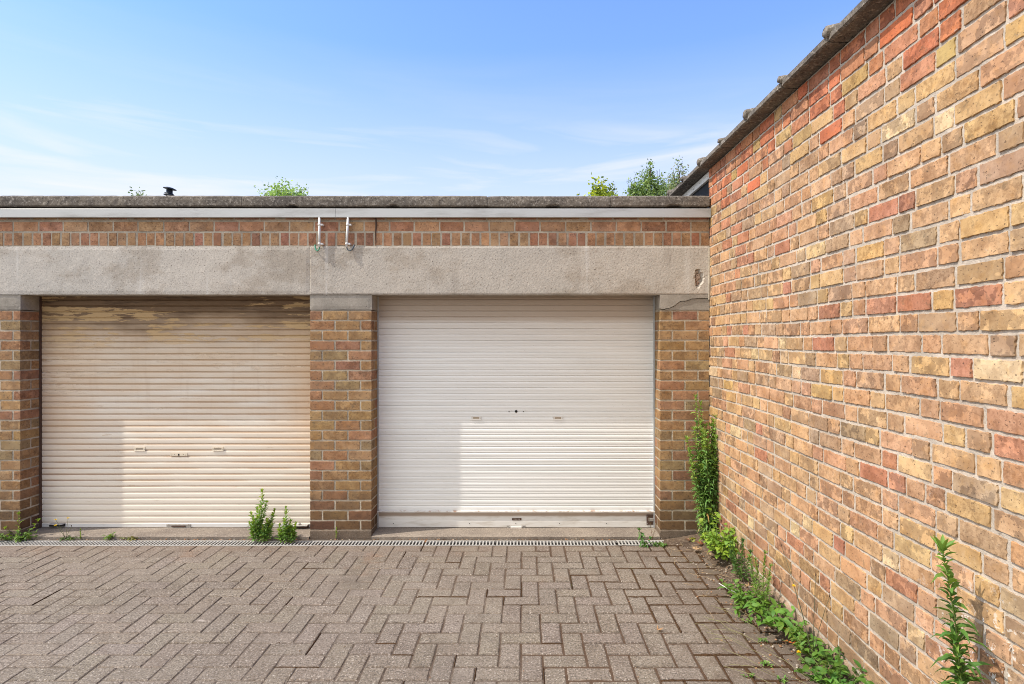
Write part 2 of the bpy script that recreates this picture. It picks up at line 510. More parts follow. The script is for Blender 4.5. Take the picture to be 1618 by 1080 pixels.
def pick(pal):
    t = rng.random() * sum(w_ for _, w_ in pal)
    for c, w_ in pal:
        t -= w_
        if t <= 0: return jitcol(c)
    return jitcol(pal[0][0])

P_ = 0.0828
# ---- side wall (runs along the camera axis, face towards -X)
Z0, ZT = 0.114, 3.070
Y_END, Y_NEAR = D + 0.02, -1.3
side = empty('brick_wall', (XW + 0.11, (Y_END + Y_NEAR) / 2, 0), 'tall old wall of yellow and salmon bricks running along the right of the yard', 'wall')
fr = (Vector((XW, Y_END, 0)), Vector((0, -1, 0)), Vector((0, 0, 1)), Vector((-1, 0, 0)))
def bow(u, v):
    return 0.0045 * math.sin(u * 1.7 + v * 0.9) + 0.003 * math.sin(u * 4.1 + v * 2.3 + 1)
mb = MB()
Lw = Y_END - Y_NEAR
nc = int(round((ZT - Z0) / P_))
pc = (ZT - Z0) / nc
for k in range(nc):
    v0 = Z0 + k * pc
    u = -rng.uniform(0, 0.15) if k % 2 else -rng.uniform(0.1, 0.25)
    hd = bool(k % 2)
    g = 0.0135
    while u < Lw:
        L = 0.198 if not hd else 0.094
        L *= rng.uniform(0.955, 1.03)
        a, b = max(u, 0.0), min(u + L, Lw)
        if b - a > 0.03:
            near = (Y_END - u) < 3.3
            top = k >= nc - 3 or (k == nc - 4 and rng.random() < 0.5) or (k == nc - 5 and rng.random() < 0.2)
            c = pick(TOPR if top else SIDE)
            th = rng.uniform(-0.0035, 0.0015)
            cu = (a + b) / 2
            brick(mb, fr, a, b, v0 + g / 2 + rng.uniform(-.0015, .0015), v0 + pc - g / 2 + th * 0.6, 0.0042 + rng.uniform(-0.0018, 0.0030), c,
                  nu=(15 if not hd else 7) if near else (8 if not hd else 4), nv=6 if near else 4, jit=0.0036, rough=0.00025, bow=bow)
        u += L + g * rng.uniform(0.75, 1.3)
        hd = (not hd) if rng.random() < 0.85 else hd
# mortar bed, hand pointed and uneven
nu_, nv_ = int(Lw / 0.0135), int((ZT - 0) / 0.0135)
V = []; Fs = []
for j in range(nv_ + 1):
    for i in range(nu_ + 1):
        u = Lw * i / nu_; v = ZT * j / nv_
        q = mnoise.noise(Vector((u * 24, v * 24, 3))) * 0.0030 + mnoise.noise(Vector((u * 6, v * 6, 9))) * 0.0018 + rng.uniform(-.0007, .0007)
        V.append(fr[0] + fr[1] * u + fr[2] * v + fr[3] * (q - 0.0008))
for j in range(nv_):
    for i in range(nu_):
        a = j * (nu_ + 1) + i
        Fs.append((a, a + 1, a + nu_ + 2, a + nu_ + 1))
mb.add(V, Fs, 1, smooth=True)
mb.box(XW + 0.02, XW + 0.22, Y_NEAR, Y_END, 0.0, ZT - 0.002, 1)
mb.build('brickwork', [M_brick_side, M_mortar_side], side)
# plinth: patchy render on the footing
V = []; Fs = []
nu_, nv_ = int(Lw / 0.03), 8
for j in range(nv_ + 1):
    for i in range(nu_ + 1):
        u = Lw * i / nu_
        top = Z0 - 0.004 + 0.010 * mnoise.noise(Vector((u * 3, 0, 0))) + 0.006 * mnoise.noise(Vector((u * 17, 0, 5))) + (-0.05 if mnoise.noise(Vector((u * 1.3, 4, 0))) > 0.25 else 0)
        v = -0.02 + (top + 0.02) * j / nv_
        q = 0.006 + 0.006 * mnoise.noise(Vector((u * 7, v * 12, 7))) + 0.004 * mnoise.noise(Vector((u * 26, v * 30, 1)))
        if j == nv_: q = -0.004
        V.append(fr[0] + fr[1] * u + fr[2] * v + fr[3] * q)
for j in range(nv_):
    for i in range(nu_):
        a = j * (nu_ + 1) + i
        Fs.append((a, a + 1, a + nu_ + 2, a + nu_ + 1))
mb = MB(); mb.add(V, Fs, 0, smooth=True)
mb.build('plinth', mat_concrete('side_render', (0.40, 0.275, 0.19), (0.22, 0.16, 0.115), agg=0.6, aggc=(0.5, 0.40, 0.30), dark=(0.08, 0.055, 0.04), bump=0.9, big=7), side)
# coping slabs with mortar knobs over the joints
YJ = 2.74 - 0.5 * 8
k = 0
while YJ < 6.6:
    a, b = YJ + 0.006, YJ + 0.494
    mb = MB()
    n1 = 14
    V = []; Fs = []
    prof = [(XW + 0.30, 3.075), (XW - 0.082, 3.076), (XW - 0.096, 3.083), (XW - 0.096, 3.110), (XW - 0.084, 3.122), (XW + 0.10, 3.155), (XW + 0.30, 3.13)]
    for i in range(n1 + 1):
        y = a + (b - a) * i / n1
        for (x, z) in prof:
            q = mnoise.noise(Vector((x * 30, y * 30, z * 30))) * 0.0045
            e_ = 0.006 if i in (0, n1) else 0
            V.append((x + q + (e_ if x < XW else 0), y, z + q * 0.7))
    m_ = len(prof)
    for i in range(n1):
        for j in range(m_):
            j2 = (j + 1) % m_
            Fs.append((i * m_ + j, (i + 1) * m_ + j, (i + 1) * m_ + j2, i * m_ + j2))
    Fs.append(tuple(range(m_))); Fs.append(tuple(n1 * m_ + j for j in range(m_))[::-1])
    mb.add(V, Fs, 0)
    cs = mb.build('coping_slab', M_coping, side, recalc=True)
    # knob of mortar
    mb = MB()
    V = []; Fs = []
    nn, mmn = 12, 9
    kr = 1 + 0.25 * math.sin(k * 2.7)
    for i in range(mmn + 1):
        x = XW - 0.105 + 0.40 * i / mmn
        rr = (0.040 if i > 0 else 0.026) * kr
        for j in range(nn):
            t = 2 * math.pi * j / nn
            q = mnoise.noise(Vector((x * 25, math.cos(t) * 1.3, math.sin(t) * 1.3 + k * 3)))
            V.append((x + 0.006 * q, YJ + rr * (1 + .35 * q) * math.cos(t) * 1.05, 3.127 + rr * (1 + .35 * q) * math.sin(t) * 0.80))
    for i in range(mmn):
        for j in range(nn):
            j2 = (j + 1) % nn
            Fs.append((i * nn + j, (i + 1) * nn + j, (i + 1) * nn + j2, i * nn + j2))
    Fs.append(tuple(range(nn))); Fs.append(tuple(mmn * nn + j for j in range(nn))[::-1])
    mb.add(V, Fs, 0, smooth=True)
    mb.build('mortar_knob', M_coping, cs, recalc=True)
    YJ += 0.5; k += 1

# ------------------------------------------------------------------ garage row
garage = empty('garage_building', (-1.6, D + 0.1, 0), 'flat roofed row of brown brick garages with concrete lintel and two roller doors', 'garage')
X_A, X_B = fx(490), fx(587)          # middle pillar
X_C = fx(1043)                       # right pillar starts
X_L = fx(32)                         # left pillar ends
Z_IB, Z_LB, Z_LT = 1.894, 2.026, 2.426
DOOR = D + 0.206
RX = XW - 0.006

def pillar(x0, x1, left_face, right_face, courses0=0.0626, label=None):
    mb = MB()
    rec = 0.0030
    g = 0.0125
    pb = (Z_IB - courses0) / 22
    frf = (Vector((x0, D, 0)), Vector((1, 0, 0)), Vector((0, 0, 1)), Vector((0, -1, 0)))
    frr = (Vector((x1, D, 0)), Vector((0, 1, 0)), Vector((0, 0, 1)), Vector((1, 0, 0)))
    frl = (Vector((x0, D, 0)), Vector((0, 1, 0)), Vector((0, 0, 1)), Vector((-1, 0, 0)))
    Wd = x1 - x0
    for k in range(22):
        v0 = courses0 + k * pb + g / 2; v1 = courses0 + (k + 1) * pb - g / 2
        v0 += rng.uniform(-.001, .001); v1 += rng.uniform(-.0015, .001)
        u = 0.0; first = True; odd = k % 2
        us = []
        if odd:
            us.append((0, 0.095)); u = 0.095 + g
        while u < Wd - 0.02:
            e = min(u + 0.2, Wd)
            if Wd - e < 0.045: e = Wd
            us.append((u, e)); u = e + g
        cols = [pick(FRONT) for _ in us]
        for (a, b), c in zip(us, cols):
            brick(mb, frf, a, b, v0, v1, rng.uniform(-0.0006, 0.0012), c, nu=6 if b - a > .12 else 4, nv=3, jit=0.0022, rough=0.0002)
        dep = 0.206
        for fr_, c0, on in ((frr, cols[-1], right_face), (frl, cols[0], left_face)):
            if not on: continue
            seg = [(0, dep)] if odd else [(0, 0.098), (0.098 + g, dep)]
            for q, (a, b) in enumerate(seg):
                brick(mb, fr_, a, b, v0, v1, rng.uniform(-0.0006, 0.0010), c0 if q == 0 else pick(FRONT), nu=5, nv=3, jit=0.0022, rough=0.0002)
    mb.box(x0 + rec, x1 - rec, D + rec, D + 0.42, 0.0, Z_IB, 1)
    o = mb.build('pillar', [M_brick_front, M_mortar_front], garage)
    if label: o['label'] = label
    # footing course
    mb = MB()
    V = []; Fs = []
    mb.box(x0 - 0.002, x1 + (0.002 if right_face else 0), D - 0.004, D + 0.30, -0.01, courses0 + 0.001, 0, bev=0.005, jit=0.001)
    mb.build('footing', M_plinth, o)
    return o
pl = pillar(-6.9, X_L, True, True)
pm = pillar(X_A, X_B, True, True)
pr = pillar(X_C, RX, True, False, label='right pillar with cracked concrete block on top')
# impost blocks
def wavy_box(name, x0, x1, y0, y1, z0, z1, mat, parent, res=0.03, amp=0.0012, hole=None):
    """box with a finely divided, slightly uneven front face and ragged arrises"""
    mb = MB()
    nx = max(2, int((x1 - x0) / res)); nz = max(2, int((z1 - z0) / res))
    V = []; Fs = []
    for j in range(nz + 1):
        for i in range(nx + 1):
            x = x0 + (x1 - x0) * i / nx; z = z0 + (z1 - z0) * j / nz
            q = amp * mnoise.noise(Vector((x * 9, z * 9, 2))) + amp * 0.6 * mnoise.noise(Vector((x * 60, z * 60, 2)))
            ed = i in (0, nx) or j in (0, nz)
            xx, zz = x, z
            if ed:
                q += 0.0035
                zz += 0.0022 * mnoise.noise(Vector((x * 45, z * 7, 5))) if j in (0, nz) else 0
            if hole:
                d = hole(x, z)
                q += d
            V.append((xx, y0 + q, zz))
    for j in range(nz):
        for i in range(nx):
            a = j * (nx + 1) + i
            Fs.append((a, a + 1, a + nx + 2, a + nx + 1))
    ring = [i for i in range(nx + 1)] + [(j + 1) * (nx + 1) - 1 for j in range(1, nz + 1)] + [nz * (nx + 1) + i for i in range(nx - 1, -1, -1)] + [j * (nx + 1) for j in range(nz - 1, 0, -1)]
    nb = len(V)
    for r_ in ring: V.append((V[r_][0], y1, V[r_][2]))
    n = len(ring)
    for k in range(n):
        k2 = (k + 1) % n
        Fs.append((ring[k2], ring[k], nb + k, nb + k2))
    Fs.append(tuple(nb + k for k in range(n))[::-1])
    mb.add(V, Fs, 0)
    return mb.build(name, mat, parent)
wavy_box('impost_block', -6.9, X_L + 0.002, D - 0.004, D + 0.40, Z_IB + 0.006, Z_LB - 0.0015, M_impost, pl)
wavy_box('impost_block', X_A - 0.001, X_B + 0.003, D - 0.004, D + 0.40, Z_IB + 0.006, Z_LB - 0.0015, M_impost, pm)
# broken impost on the right: two pieces along a crack
ck = [(X_C - 0.002, 1.905), (X_C + 0.03, 1.900), (X_C + 0.08, 1.912), (X_C + 0.125, 1.935), (X_C + 0.165, 1.965), (X_C + 0.21, 1.968), (X_C + 0.26, 1.985), (X_C + 0.33, 1.990), (RX, 1.992)]
ckr = []
for (a, b), (c, d) in zip(ck[:-1], ck[1:]):
    for t in (0, 0.33, 0.66):
        ckr.append((a + (c - a) * t, b + (d - b) * t + rng.uniform(-.003, .003)))
ckr.append(ck[-1])
mb = MB()
mb.prism([(X_C - 0.002, Z_LB - 0.002)] + [(x, z + 0.005) for x, z in ckr] + [(RX, Z_LB - 0.002)], D - 0.010, D + 0.40)
mb.build('impost_block', M_impost, pr, recalc=True)
mb = MB()
mb.prism([(x, z) for x, z in ckr[3:]][::-1] + [(X_C + 0.03, Z_IB + 0.005), (RX, Z_IB + 0.005)], D - 0.002, D + 0.40)
mb.box(X_C + 0.004, RX, D + 0.02, D + 0.39, Z_IB + 0.001, Z_LB - 0.004, 1)
mb.build('impost_fragment', [M_impost, M_mortar_front], pr, recalc=True)
# lintels
def hole(x, z):
    u = (x - 1.452) / 0.036; v = (z - 2.158) / 0.078
    u += 0.5 * v * v * 0.6 - 0.2
    r = math.hypot(u, v) + 0.35 * mnoise.noise(Vector((x * 60, z * 60, 0)))
    return 0.038 * max(0, min(1, (1 - r) * 3))
wavy_box('lintel', -6.9, X_A - 0.0012, D - 0.012, D + 0.19, Z_LB, Z_LT, M_lintel, garage, amp=0.0016)
lr = wavy_box('lintel', X_A, RX, D - 0.012, D + 0.19, Z_LB, Z_LT, M_lintel, garage, res=0.0125, amp=0.0016, hole=hole)
lr['label'] = 'concrete lintel with a broken hole at its right end'
mb = MB()
for i in range(40):
    x = 1.452 + rng.gauss(0, 0.018); z = 2.155 + rng.gauss(0, 0.035)
    if hole(x, z) < 0.02: continue
    r_ = rng.uniform(0.004, 0.011)
    mb.box(x - r_, x + r_, D + 0.012 + rng.uniform(-.006, .006), D + 0.034, z - r_, z + r_, 0, bev=r_ * 0.4, jit=0.0015)
mb.build('mortar_rubble', mat_mortar('pink_rubble', (0.45, 0.30, 0.22), (0.50, 0.42, 0.34)), lr)
# brick band
mb = MB()
frb = (Vector((-6.9, D, 0)), Vector((1, 0, 0)), Vector((0, 0, 1)), Vector((0, -1, 0)))
BW = RX + 6.9
u = 0.0
while u < BW:                       # bricks on edge
    b = min(u + 0.0655 * rng.uniform(0.96, 1.04), BW)
    if b - u > 0.02:
        brick(mb, frb, u, b, Z_LT + 0.008 + rng.uniform(-.001, .002), fz(367) - 0.003 + rng.uniform(-.003, .001), rng.uniform(-0.001, 0.002), pick(BAND), nu=3, nv=4, jit=0.0018)
    u = b + 0.0145 * rng.uniform(0.7, 1.3)
u = -0.07
while u < BW:
    a = max(u, 0); b = min(u + 0.198 * rng.uniform(0.97, 1.02), BW)
    brick(mb, frb, a, b, fz(365), fz(350) + rng.uniform(-.002, .002), rng.uniform(-0.001, 0.002), pick(BAND), nu=6, nv=3, jit=0.0018)
    u = b + 0.012
u = -0.12
while u < BW:                       # top course, mostly behind the trim
    a = max(u, 0); b = min(u + 0.198, BW)
    brick(mb, frb, a, b, fz(346.5), 2.742, rng.uniform(-0.002, 0.0005), pick(BAND), nu=4, nv=3, jit=0.0018)
    u = b + 0.012
mb.box(-6.9, RX, D + 0.002, D + 0.20, Z_LT + 0.002, 2.743, 1)
mb.build('brick_band', [M_brick_front, M_mortar_front], garage)
# metal trim
mb = MB()
for a, b in ((-6.9, -4.55), (-4.548, -1.55), (-1.548, RX - 0.002)):
    mb.prism([(0, 0)], 0, 0) if False else None
    y0 = D - 0.046
    zs = fz(345); zt = fz(331)
    prof = [(D - 0.001, zs + 0.004), (y0 + 0.003, zs), (y0, zs + 0.003), (y0, zt - 0.004), (y0 + 0.004, zt), (D - 0.001, zt + 0.006)]
    V = [(a, y, z) for y, z in prof] + [(b, y, z) for y, z in prof]
    n = len(prof)
    Fs = [tuple(range(n))[::-1], tuple(range(n, 2 * n))] + [(i, (i + 1) % n, (i + 1) % n + n, i + n) for i in range(n)]
    mb.add(V, Fs, 0)
mb.build('metal_trim', M_trim, garage, recalc=True)
# coping slabs on the parapet
xj = [-6.9, fx(-190), fx(3), fx(193), fx(386), fx(579), fx(770), fx(963), RX - 0.01]
for a, b in zip(xj[:-1], xj[1:]):
    a += 0.0018; b -= 0.0018
    mb = MB()
    n1 = max(6, int((b - a) / 0.035))
    dz = rng.uniform(-.003, .003); dy = rng.uniform(-.004, .003)
    prof = [(D + 0.22, 2.748), (D - 0.034, 2.750), (D - 0.043, 2.758), (D - 0.045, 2.80), (D - 0.043, 2.828), (D - 0.030, 2.840), (D + 0.22, 2.846)]
    V = []; Fs = []; m_ = len(prof)
    for i in range(n1 + 1):
        x = a + (b - a) * i / n1
        for jj, (y, z) in enumerate(prof):
            q = mnoise.noise(Vector((x * 28, y * 30, z * 30))) * 0.004
            chip = 0
            if jj in (1, 2) and mnoise.noise(Vector((x * 6, 3, 3))) > 0.42: chip = 0.012
            e_ = 0.0025 if i in (0, n1) and y < D else 0
            V.append((x, y + q + dy + e_, z + q * 0.8 + dz + chip - (e_ if z > 2.8 else -e_)))
    for i in range(n1):
        for j in range(m_):
            j2 = (j + 1) % m_
            Fs.append((i * m_ + j, (i + 1) * m_ + j, (i + 1) * m_ + j2, i * m_ + j2))
    Fs.append(tuple(range(m_))); Fs.append(tuple(n1 * m_ + j for j in range(m_))[::-1])
    mb.add(V, Fs, 0)
    mb.build('coping_slab', M_coping, garage, recalc=True)
mb = MB()
mb.box(-6.9, XW + 0.21, D + 0.225, D + 6.2, 2.66, 2.76)
mb.build('roof', mat_concrete('roof_felt', (0.07, 0.07, 0.07), (0.10, 0.095, 0.09)), garage)
mb = MB()
mb.box(-6.9, -6.7, D + 0.43, D + 6.2, 0, 2.655); mb.box(-6.69, XW + 0.2, D + 6.0, D + 6.2, 0, 2.655)
mb.box(XW + 0.0, XW + 0.2, D + 0.43, D + 5.99, 0, 2.655)
mb.build('rear_wall', M_mortar_front, garage)

# ------------------------------------------------------------------ roller doors
def mat_door_clean():
    t = NT('white_roller_paint')
    X, Y, Z = t.xyz()
    st = t.noise(1.0, 5, 0.6, vec=t.scale((1.2, 1, 26)))
    col = t.mix(t.step(st, 0.35, 0.7), (0.77, 0.765, 0.735), (0.71, 0.705, 0.675))
    # brown tone over the top slats, fading out downwards
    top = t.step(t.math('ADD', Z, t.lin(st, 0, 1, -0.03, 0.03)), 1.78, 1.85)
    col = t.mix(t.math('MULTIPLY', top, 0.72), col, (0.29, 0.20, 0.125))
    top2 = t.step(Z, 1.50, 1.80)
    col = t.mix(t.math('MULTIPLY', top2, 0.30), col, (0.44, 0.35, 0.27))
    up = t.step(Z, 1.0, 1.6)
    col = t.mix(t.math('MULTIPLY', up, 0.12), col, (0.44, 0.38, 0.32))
    d = t.noise(1.0, 6, 0.7, vec=t.scale((6, 6, 60)))
    col = t.mix(t.math('MULTIPLY', t.step(d, 0.60, 0.78), 0.25), col, (0.36, 0.28, 0.21))
    sp = t.step(t.noise(120, 2, 0.5), 0.74, 0.77)
    col = t.mix(t.math('MULTIPLY', sp, 0.4), col, (0.15, 0.11, 0.08))
    return t.done(col, 0.42, spec=0.35)
def mat_door_rusty(ztop, pitch, sag):
    t = NT('peeling_roller_paint')
    X, Y, Z = t.xyz()
    st = t.noise(1.0, 6, 0.65, vec=t.scale((1.0, 1, 22)))
    col = t.mix(t.step(st, 0.35, 0.7), (0.76, 0.69, 0.585), (0.70, 0.62, 0.515))
    # slat coordinate
    tt = t.math('FRACT', t.math('DIVIDE', t.math('SUBTRACT', ztop, Z), pitch))
    edge = t.math('MAXIMUM', t.step(tt, 0.24, 0.0), t.math('MULTIPLY', t.step(tt, 0.78, 1.0), 0.9))
    sxn = t.noise(1.0, 4, 0.6, vec=t.scale((1.6, 1, 9), (3, 0, 1)))
    lowf = t.step(Z, 0.30, 0.42)
    edge = t.math('MULTIPLY', edge, t.math('MULTIPLY', t.step(sxn, 0.28, 0.6), t.lin(lowf, 0, 1, 0.15, 0.8)))
    col = t.mix(edge, col, (0.44, 0.235, 0.10))
    ln_ = t.math('MAXIMUM', t.step(tt, 0.09, 0.03), t.step(tt, 0.95, 0.99))
    col = t.mix(t.math('MULTIPLY', ln_, t.lin(lowf, 0, 1, 0.35, 0.75)), col, (0.16, 0.085, 0.04))
    col = t.mix(t.math('MULTIPLY', t.math('MULTIPLY', t.step(Z, 0.25, 1.1), t.step(sxn, 0.35, 0.65)), 0.28), col, (0.60, 0.42, 0.26))
    # rusty veil strongest near both jambs and in the upper half
    sidel = t.math('MAXIMUM', t.step(X, -3.55, -4.2), t.step(X, -2.35, -1.78))
    veil = t.math('MULTIPLY', sidel, t.step(Z, 0.25, 1.2))
    col = t.mix(t.math('MULTIPLY', veil, 0.55), col, (0.56, 0.36, 0.20))
    drip = t.noise(1.0, 5, 0.65, vec=t.scale((9, 1, 0.9), (3, 0, 5)))
    col = t.mix(t.math('MULTIPLY', t.math('MULTIPLY', t.step(drip, 0.50, 0.68), t.step(Z, 0.7, 1.5)), 0.22), col, (0.36, 0.22, 0.12))
    # brown staining under the lintel
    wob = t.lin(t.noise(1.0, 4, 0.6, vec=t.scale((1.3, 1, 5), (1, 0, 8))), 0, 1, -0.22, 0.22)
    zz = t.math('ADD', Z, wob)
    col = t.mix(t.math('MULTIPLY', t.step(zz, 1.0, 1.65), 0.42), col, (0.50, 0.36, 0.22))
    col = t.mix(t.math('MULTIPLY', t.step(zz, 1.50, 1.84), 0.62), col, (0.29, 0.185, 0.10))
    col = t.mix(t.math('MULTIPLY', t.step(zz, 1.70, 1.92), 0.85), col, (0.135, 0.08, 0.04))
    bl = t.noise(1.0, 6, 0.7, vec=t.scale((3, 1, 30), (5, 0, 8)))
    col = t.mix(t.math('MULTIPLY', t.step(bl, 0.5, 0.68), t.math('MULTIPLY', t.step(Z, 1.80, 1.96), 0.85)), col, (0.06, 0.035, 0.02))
    # peeled flakes
    fl = t.noise(1.0, 7, 0.72, vec=t.scale((4.2, 1, 30), (2, 0, 3)), dist=0.3)
    big = t.noise(1.0, 3, 0.5, vec=t.scale((1.0, 1, 3.0), (9, 0, 4)))
    area = t.math('MULTIPLY', t.step(Z, 1.12, 1.75), t.step(big, 0.30, 0.55))
    left = t.math('MULTIPLY', t.step(X, -3.1, -4.1), t.step(Z, 0.9, 1.3))
    area = t.math('MAXIMUM', area, t.math('MULTIPLY', left, 0.95))
    row = t.noise(1.0, 0, 0.5, vec=t.scale((0.5, 1, 16), (7, 0, 2)))
    thr = t.math('ADD', fl, t.math('MULTIPLY', t.math('MULTIPLY', area, t.step(row, 0.34, 0.58)), 0.235))
    flake = t.step(thr, 0.66, 0.675)
    ftop = t.mix(t.step(Z, 1.45, 1.75), (0.66, 0.53, 0.39), (0.50, 0.345, 0.175))
    col = t.mix(t.math('MULTIPLY', flake, 0.9), col, ftop)
    rim = t.math('SUBTRACT', t.step(thr, 0.652, 0.66), flake, clamp=True)
    col = t.mix(t.math('MULTIPLY', rim, 0.5), col, (0.20, 0.12, 0.06))
    dots = t.step(t.noise(160, 2, 0.5), 0.74, 0.77)
    col = t.mix(t.math('MULTIPLY', dots, 0.5), col, (0.15, 0.09, 0.05))
    return t.done(col, 0.55, t.bump(t.math('MULTIPLY', flake, -1.0), 0.3, 0.001), spec=0.25)

def roller(label, x0, x1, z0, z1, pitch, prof, mat, wob, rail):
    """z1 is the top of the curtain, z0 its foot"""
    mb = MB()
    nx = 70
    rows = []
    z = z1; k = 0
    while z > z0 + 1e-4:
        for (t_, o_, g_) in prof:
            zz = z - t_ * pitch
            if zz < z0: break
            rows.append((zz, o_, g_, k))
        z -= pitch; k += 1
    V = []; Fs = []
    for (zz, o_, g_, k) in rows:
        for i in range(nx + 1):
            x = x0 + (x1 - x0) * i / nx
            q = mnoise.noise(Vector((x * 1.1, k * 7.3, 1.5))) 
            gr = g_ * max(0.12, 1.0 + wob * q * 1.6)
            sag = 0.0012 * mnoise.noise(Vector((x * 0.9, zz * 1.2, 6))) * 3
            V.append((x, DOOR - o_ + gr + sag, zz + 0.0012 * mnoise.noise(Vector((x * 1.3, k * 3.1, 9)))))
    for j in range(len(rows) - 1):
        for i in range(nx):
            a = j * (nx + 1) + i
            Fs.append((a, a + nx + 1, a + nx + 2, a + 1))
    mb.add(V, Fs, 0, smooth=True)
    o = mb.build('roller_door', mat, garage)
    o['label'] = label
    return o
# right hand door
profA = [(0.0, 0.0, 0.0045), (0.045, 0.0005, 0.0015), (0.10, 0.0015, 0), (0.22, 0.0024, 0), (0.38, 0.0026, 0), (0.52, 0.0020, 0), (0.60, 0.0008, 0), (0.70, 0.0004, 0), (0.80, 0.0010, 0), (0.93, 0.0016, 0), (0.965, 0.0008, 0.001)]
ds = F / DOOR
dz = lambda py: H - (py - 537) / ds
dx = lambda px: (px - 827) / ds
ZR = dz(806)
d2 = roller('clean white roller shutter door with a deep bottom rail', X_B - 0.05, X_C + 0.05, ZR - 0.004, Z_LB + 0.08, 0.0513, profA, mat_door_clean(), 1.0, True)
# left hand door
profB = [(0.0, -0.001, 0.0085), (0.07, 0.0005, 0.0015), (0.10, 0.0030, 0), (0.25, 0.0036, 0), (0.45, 0.0034, 0), (0.62, 0.0030, 0), (0.80, 0.0022, 0), (0.90, 0.0012, 0), (0.965, -0.0005, 0.001)]
ZT1 = Z_LB + 0.075
d1 = roller('rusty cream roller shutter door with peeling paint near the top', X_L - 0.05, X_A + 0.05, 0.052, ZT1, 0.0522, profB, mat_door_rusty(ZT1, 0.0522, 0), 0.35, False)
# bottom rail of the right hand door
t = NT('rail_paint')
n = t.noise(7, 6, 0.65, vec=t.scale((1, 1, 5)))
c_ = t.mix(t.math('MULTIPLY', t.step(n, 0.45, 0.75), 0.5), (0.64, 0.62, 0.58), (0.36, 0.30, 0.22))
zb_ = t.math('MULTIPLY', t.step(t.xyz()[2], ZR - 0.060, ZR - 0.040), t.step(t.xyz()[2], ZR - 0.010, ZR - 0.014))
c_ = t.mix(t.math('MULTIPLY', zb_, 0.7), c_, (0.30, 0.20, 0.13))  # brown band: dirt, with the shade below the lip painted in
n5 = t.noise(1.0, 5, 0.7, vec=t.scale((14, 1, 60)))
c_ = t.mix(t.math('MULTIPLY', t.math('MULTIPLY', t.step(n5, 0.50, 0.62), t.step(t.xyz()[2], ZR - 0.016, ZR - 0.002)), 0.8), c_, (0.30, 0.13, 0.05))
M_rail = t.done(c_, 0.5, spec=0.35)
mb = MB()
a, b = X_B - 0.04, X_C + 0.04
yb = DOOR
prof = [(yb + 0.01, ZR), (yb - 0.022, ZR - 0.001), (yb - 0.024, ZR - 0.010), (yb - 0.020, ZR - 0.013), (yb - 0.002, ZR - 0.046), (yb - 0.004, ZR - 0.050), (yb - 0.006, ZR - 0.088), (yb - 0.009, ZR - 0.092), (yb - 0.009, 0.026), (yb + 0.01, 0.026)]
V = [(a, y, z) for y, z in prof] + [(b, y, z) for y, z in prof]
n = len(prof)
mb.add(V, [tuple(range(n))[::-1], tuple(range(n, 2 * n))] + [(i, (i + 1) % n, (i + 1) % n + n, i + n) for i in range(n)], 0)
for px in (622, 742, 815, 884, 958):      # rivets
    mb.box(dx(px) - .003, dx(px) + .003, yb - 0.0115, yb - 0.008, dz(826) - .003, dz(826) + .003, 1)
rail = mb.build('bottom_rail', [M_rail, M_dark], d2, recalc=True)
mb = MB()
mb.box(X_L - 0.04, X_A + 0.04, DOOR - 0.004, DOOR + 0.012, 0.024, 0.056, bev=0.002)
rail1 = mb.build('bottom_rail', M_rail, d1)
def recessed_handle(px, py, parent, mat, w_=0.096, h_=0.036):
    x, z = dx(px), dz(py)
    y = DOOR - 0.0035
    mb = MB()
    w2, h2 = w_ / 2, h_ / 2; t_ = 0.008; s_ = 0.017
    mb.box(x - w2, x + w2, y - 0.004, y, z + h2 - t_, z + h2, bev=0.0012)
    mb.box(x - w2, x + w2, y - 0.004, y, z - h2, z - h2 + t_, bev=0.0012)
    mb.box(x - w2, x - w2 + s_, y - 0.0035, y, z - h2 + t_, z + h2 - t_)
    mb.box(x + w2 - s_, x + w2, y - 0.0035, y, z - h2 + t_, z + h2 - t_)
    mb.box(x - w2 + s_, x + w2 - s_, y - 0.0006, y + 0.0002, z - h2 + t_, z + h2 - t_, 1)
    for s in (-1, 1):
        mb.box(x + s * (w2 - 0.008) - .002, x + s * (w2 - 0.008) + .002, y - 0.0048, y - 0.003, z - .002, z + .002, 2)
    mb.build('handle', [mat, M_cup, M_dark], parent)
M_cup = mat_paint('handle_cup', (0.40, 0.33, 0.25), 0.6, 0, (0.15, 0.11, 0.08), 0.5, 50)
M_whitem = mat_paint('white_handle', (0.66, 0.63, 0.58), 0.45, 0, (0.35, 0.3, 0.25), 0.3, 60)
recessed_handle(221.5, 709, d1, M_cream); recessed_handle(345, 709, d1, M_cream)
recessed_handle(752.5, 660, d2, M_whitem, 0.088, 0.034); recessed_handle(881.5, 660, d2, M_whitem, 0.088, 0.034)
# locks
mb = MB()
x, z = dx(815.5), dz(649.5)
mb.tube([(x, DOOR - 0.0045, z), (x, DOOR + 0.001, z)], 0.0115, 14)
mb.build('lock', M_dark, d2)
for s in (-1, 1):
    mb = MB(); mb.tube([(x + s * 0.062, DOOR - 0.0045, z), (x + s * 0.062, DOOR + 0.001, z)], 0.004, 8)
    mb.build('screw', M_dark, d2)
mb = MB()
x, z = dx(283), dz(717.5)
mb.box(x - 0.075, x + 0.075, DOOR - 0.0052, DOOR - 0.0030, z - 0.0125, z + 0.0125, 0, bev=0.0008)
mb.box(x - 0.006, x + 0.006, DOOR - 0.006, DOOR - 0.0050, z - 0.010, z + 0.006, 1)
for s, c in ((-1, 0.065), (1, 0.06), (1, 0.042), (-1, 0.038)): mb.box(x + s * c - .0022, x + s * c + .0022, DOOR - 0.006, DOOR - 0.005, z - .002 + (0.006 if c < 0.05 else 0) - 0.005, z + .002 + (0.006 if c < .05 else 0) - 0.005, 1)
mb.build('lock', [M_cream, M_dark], d1)
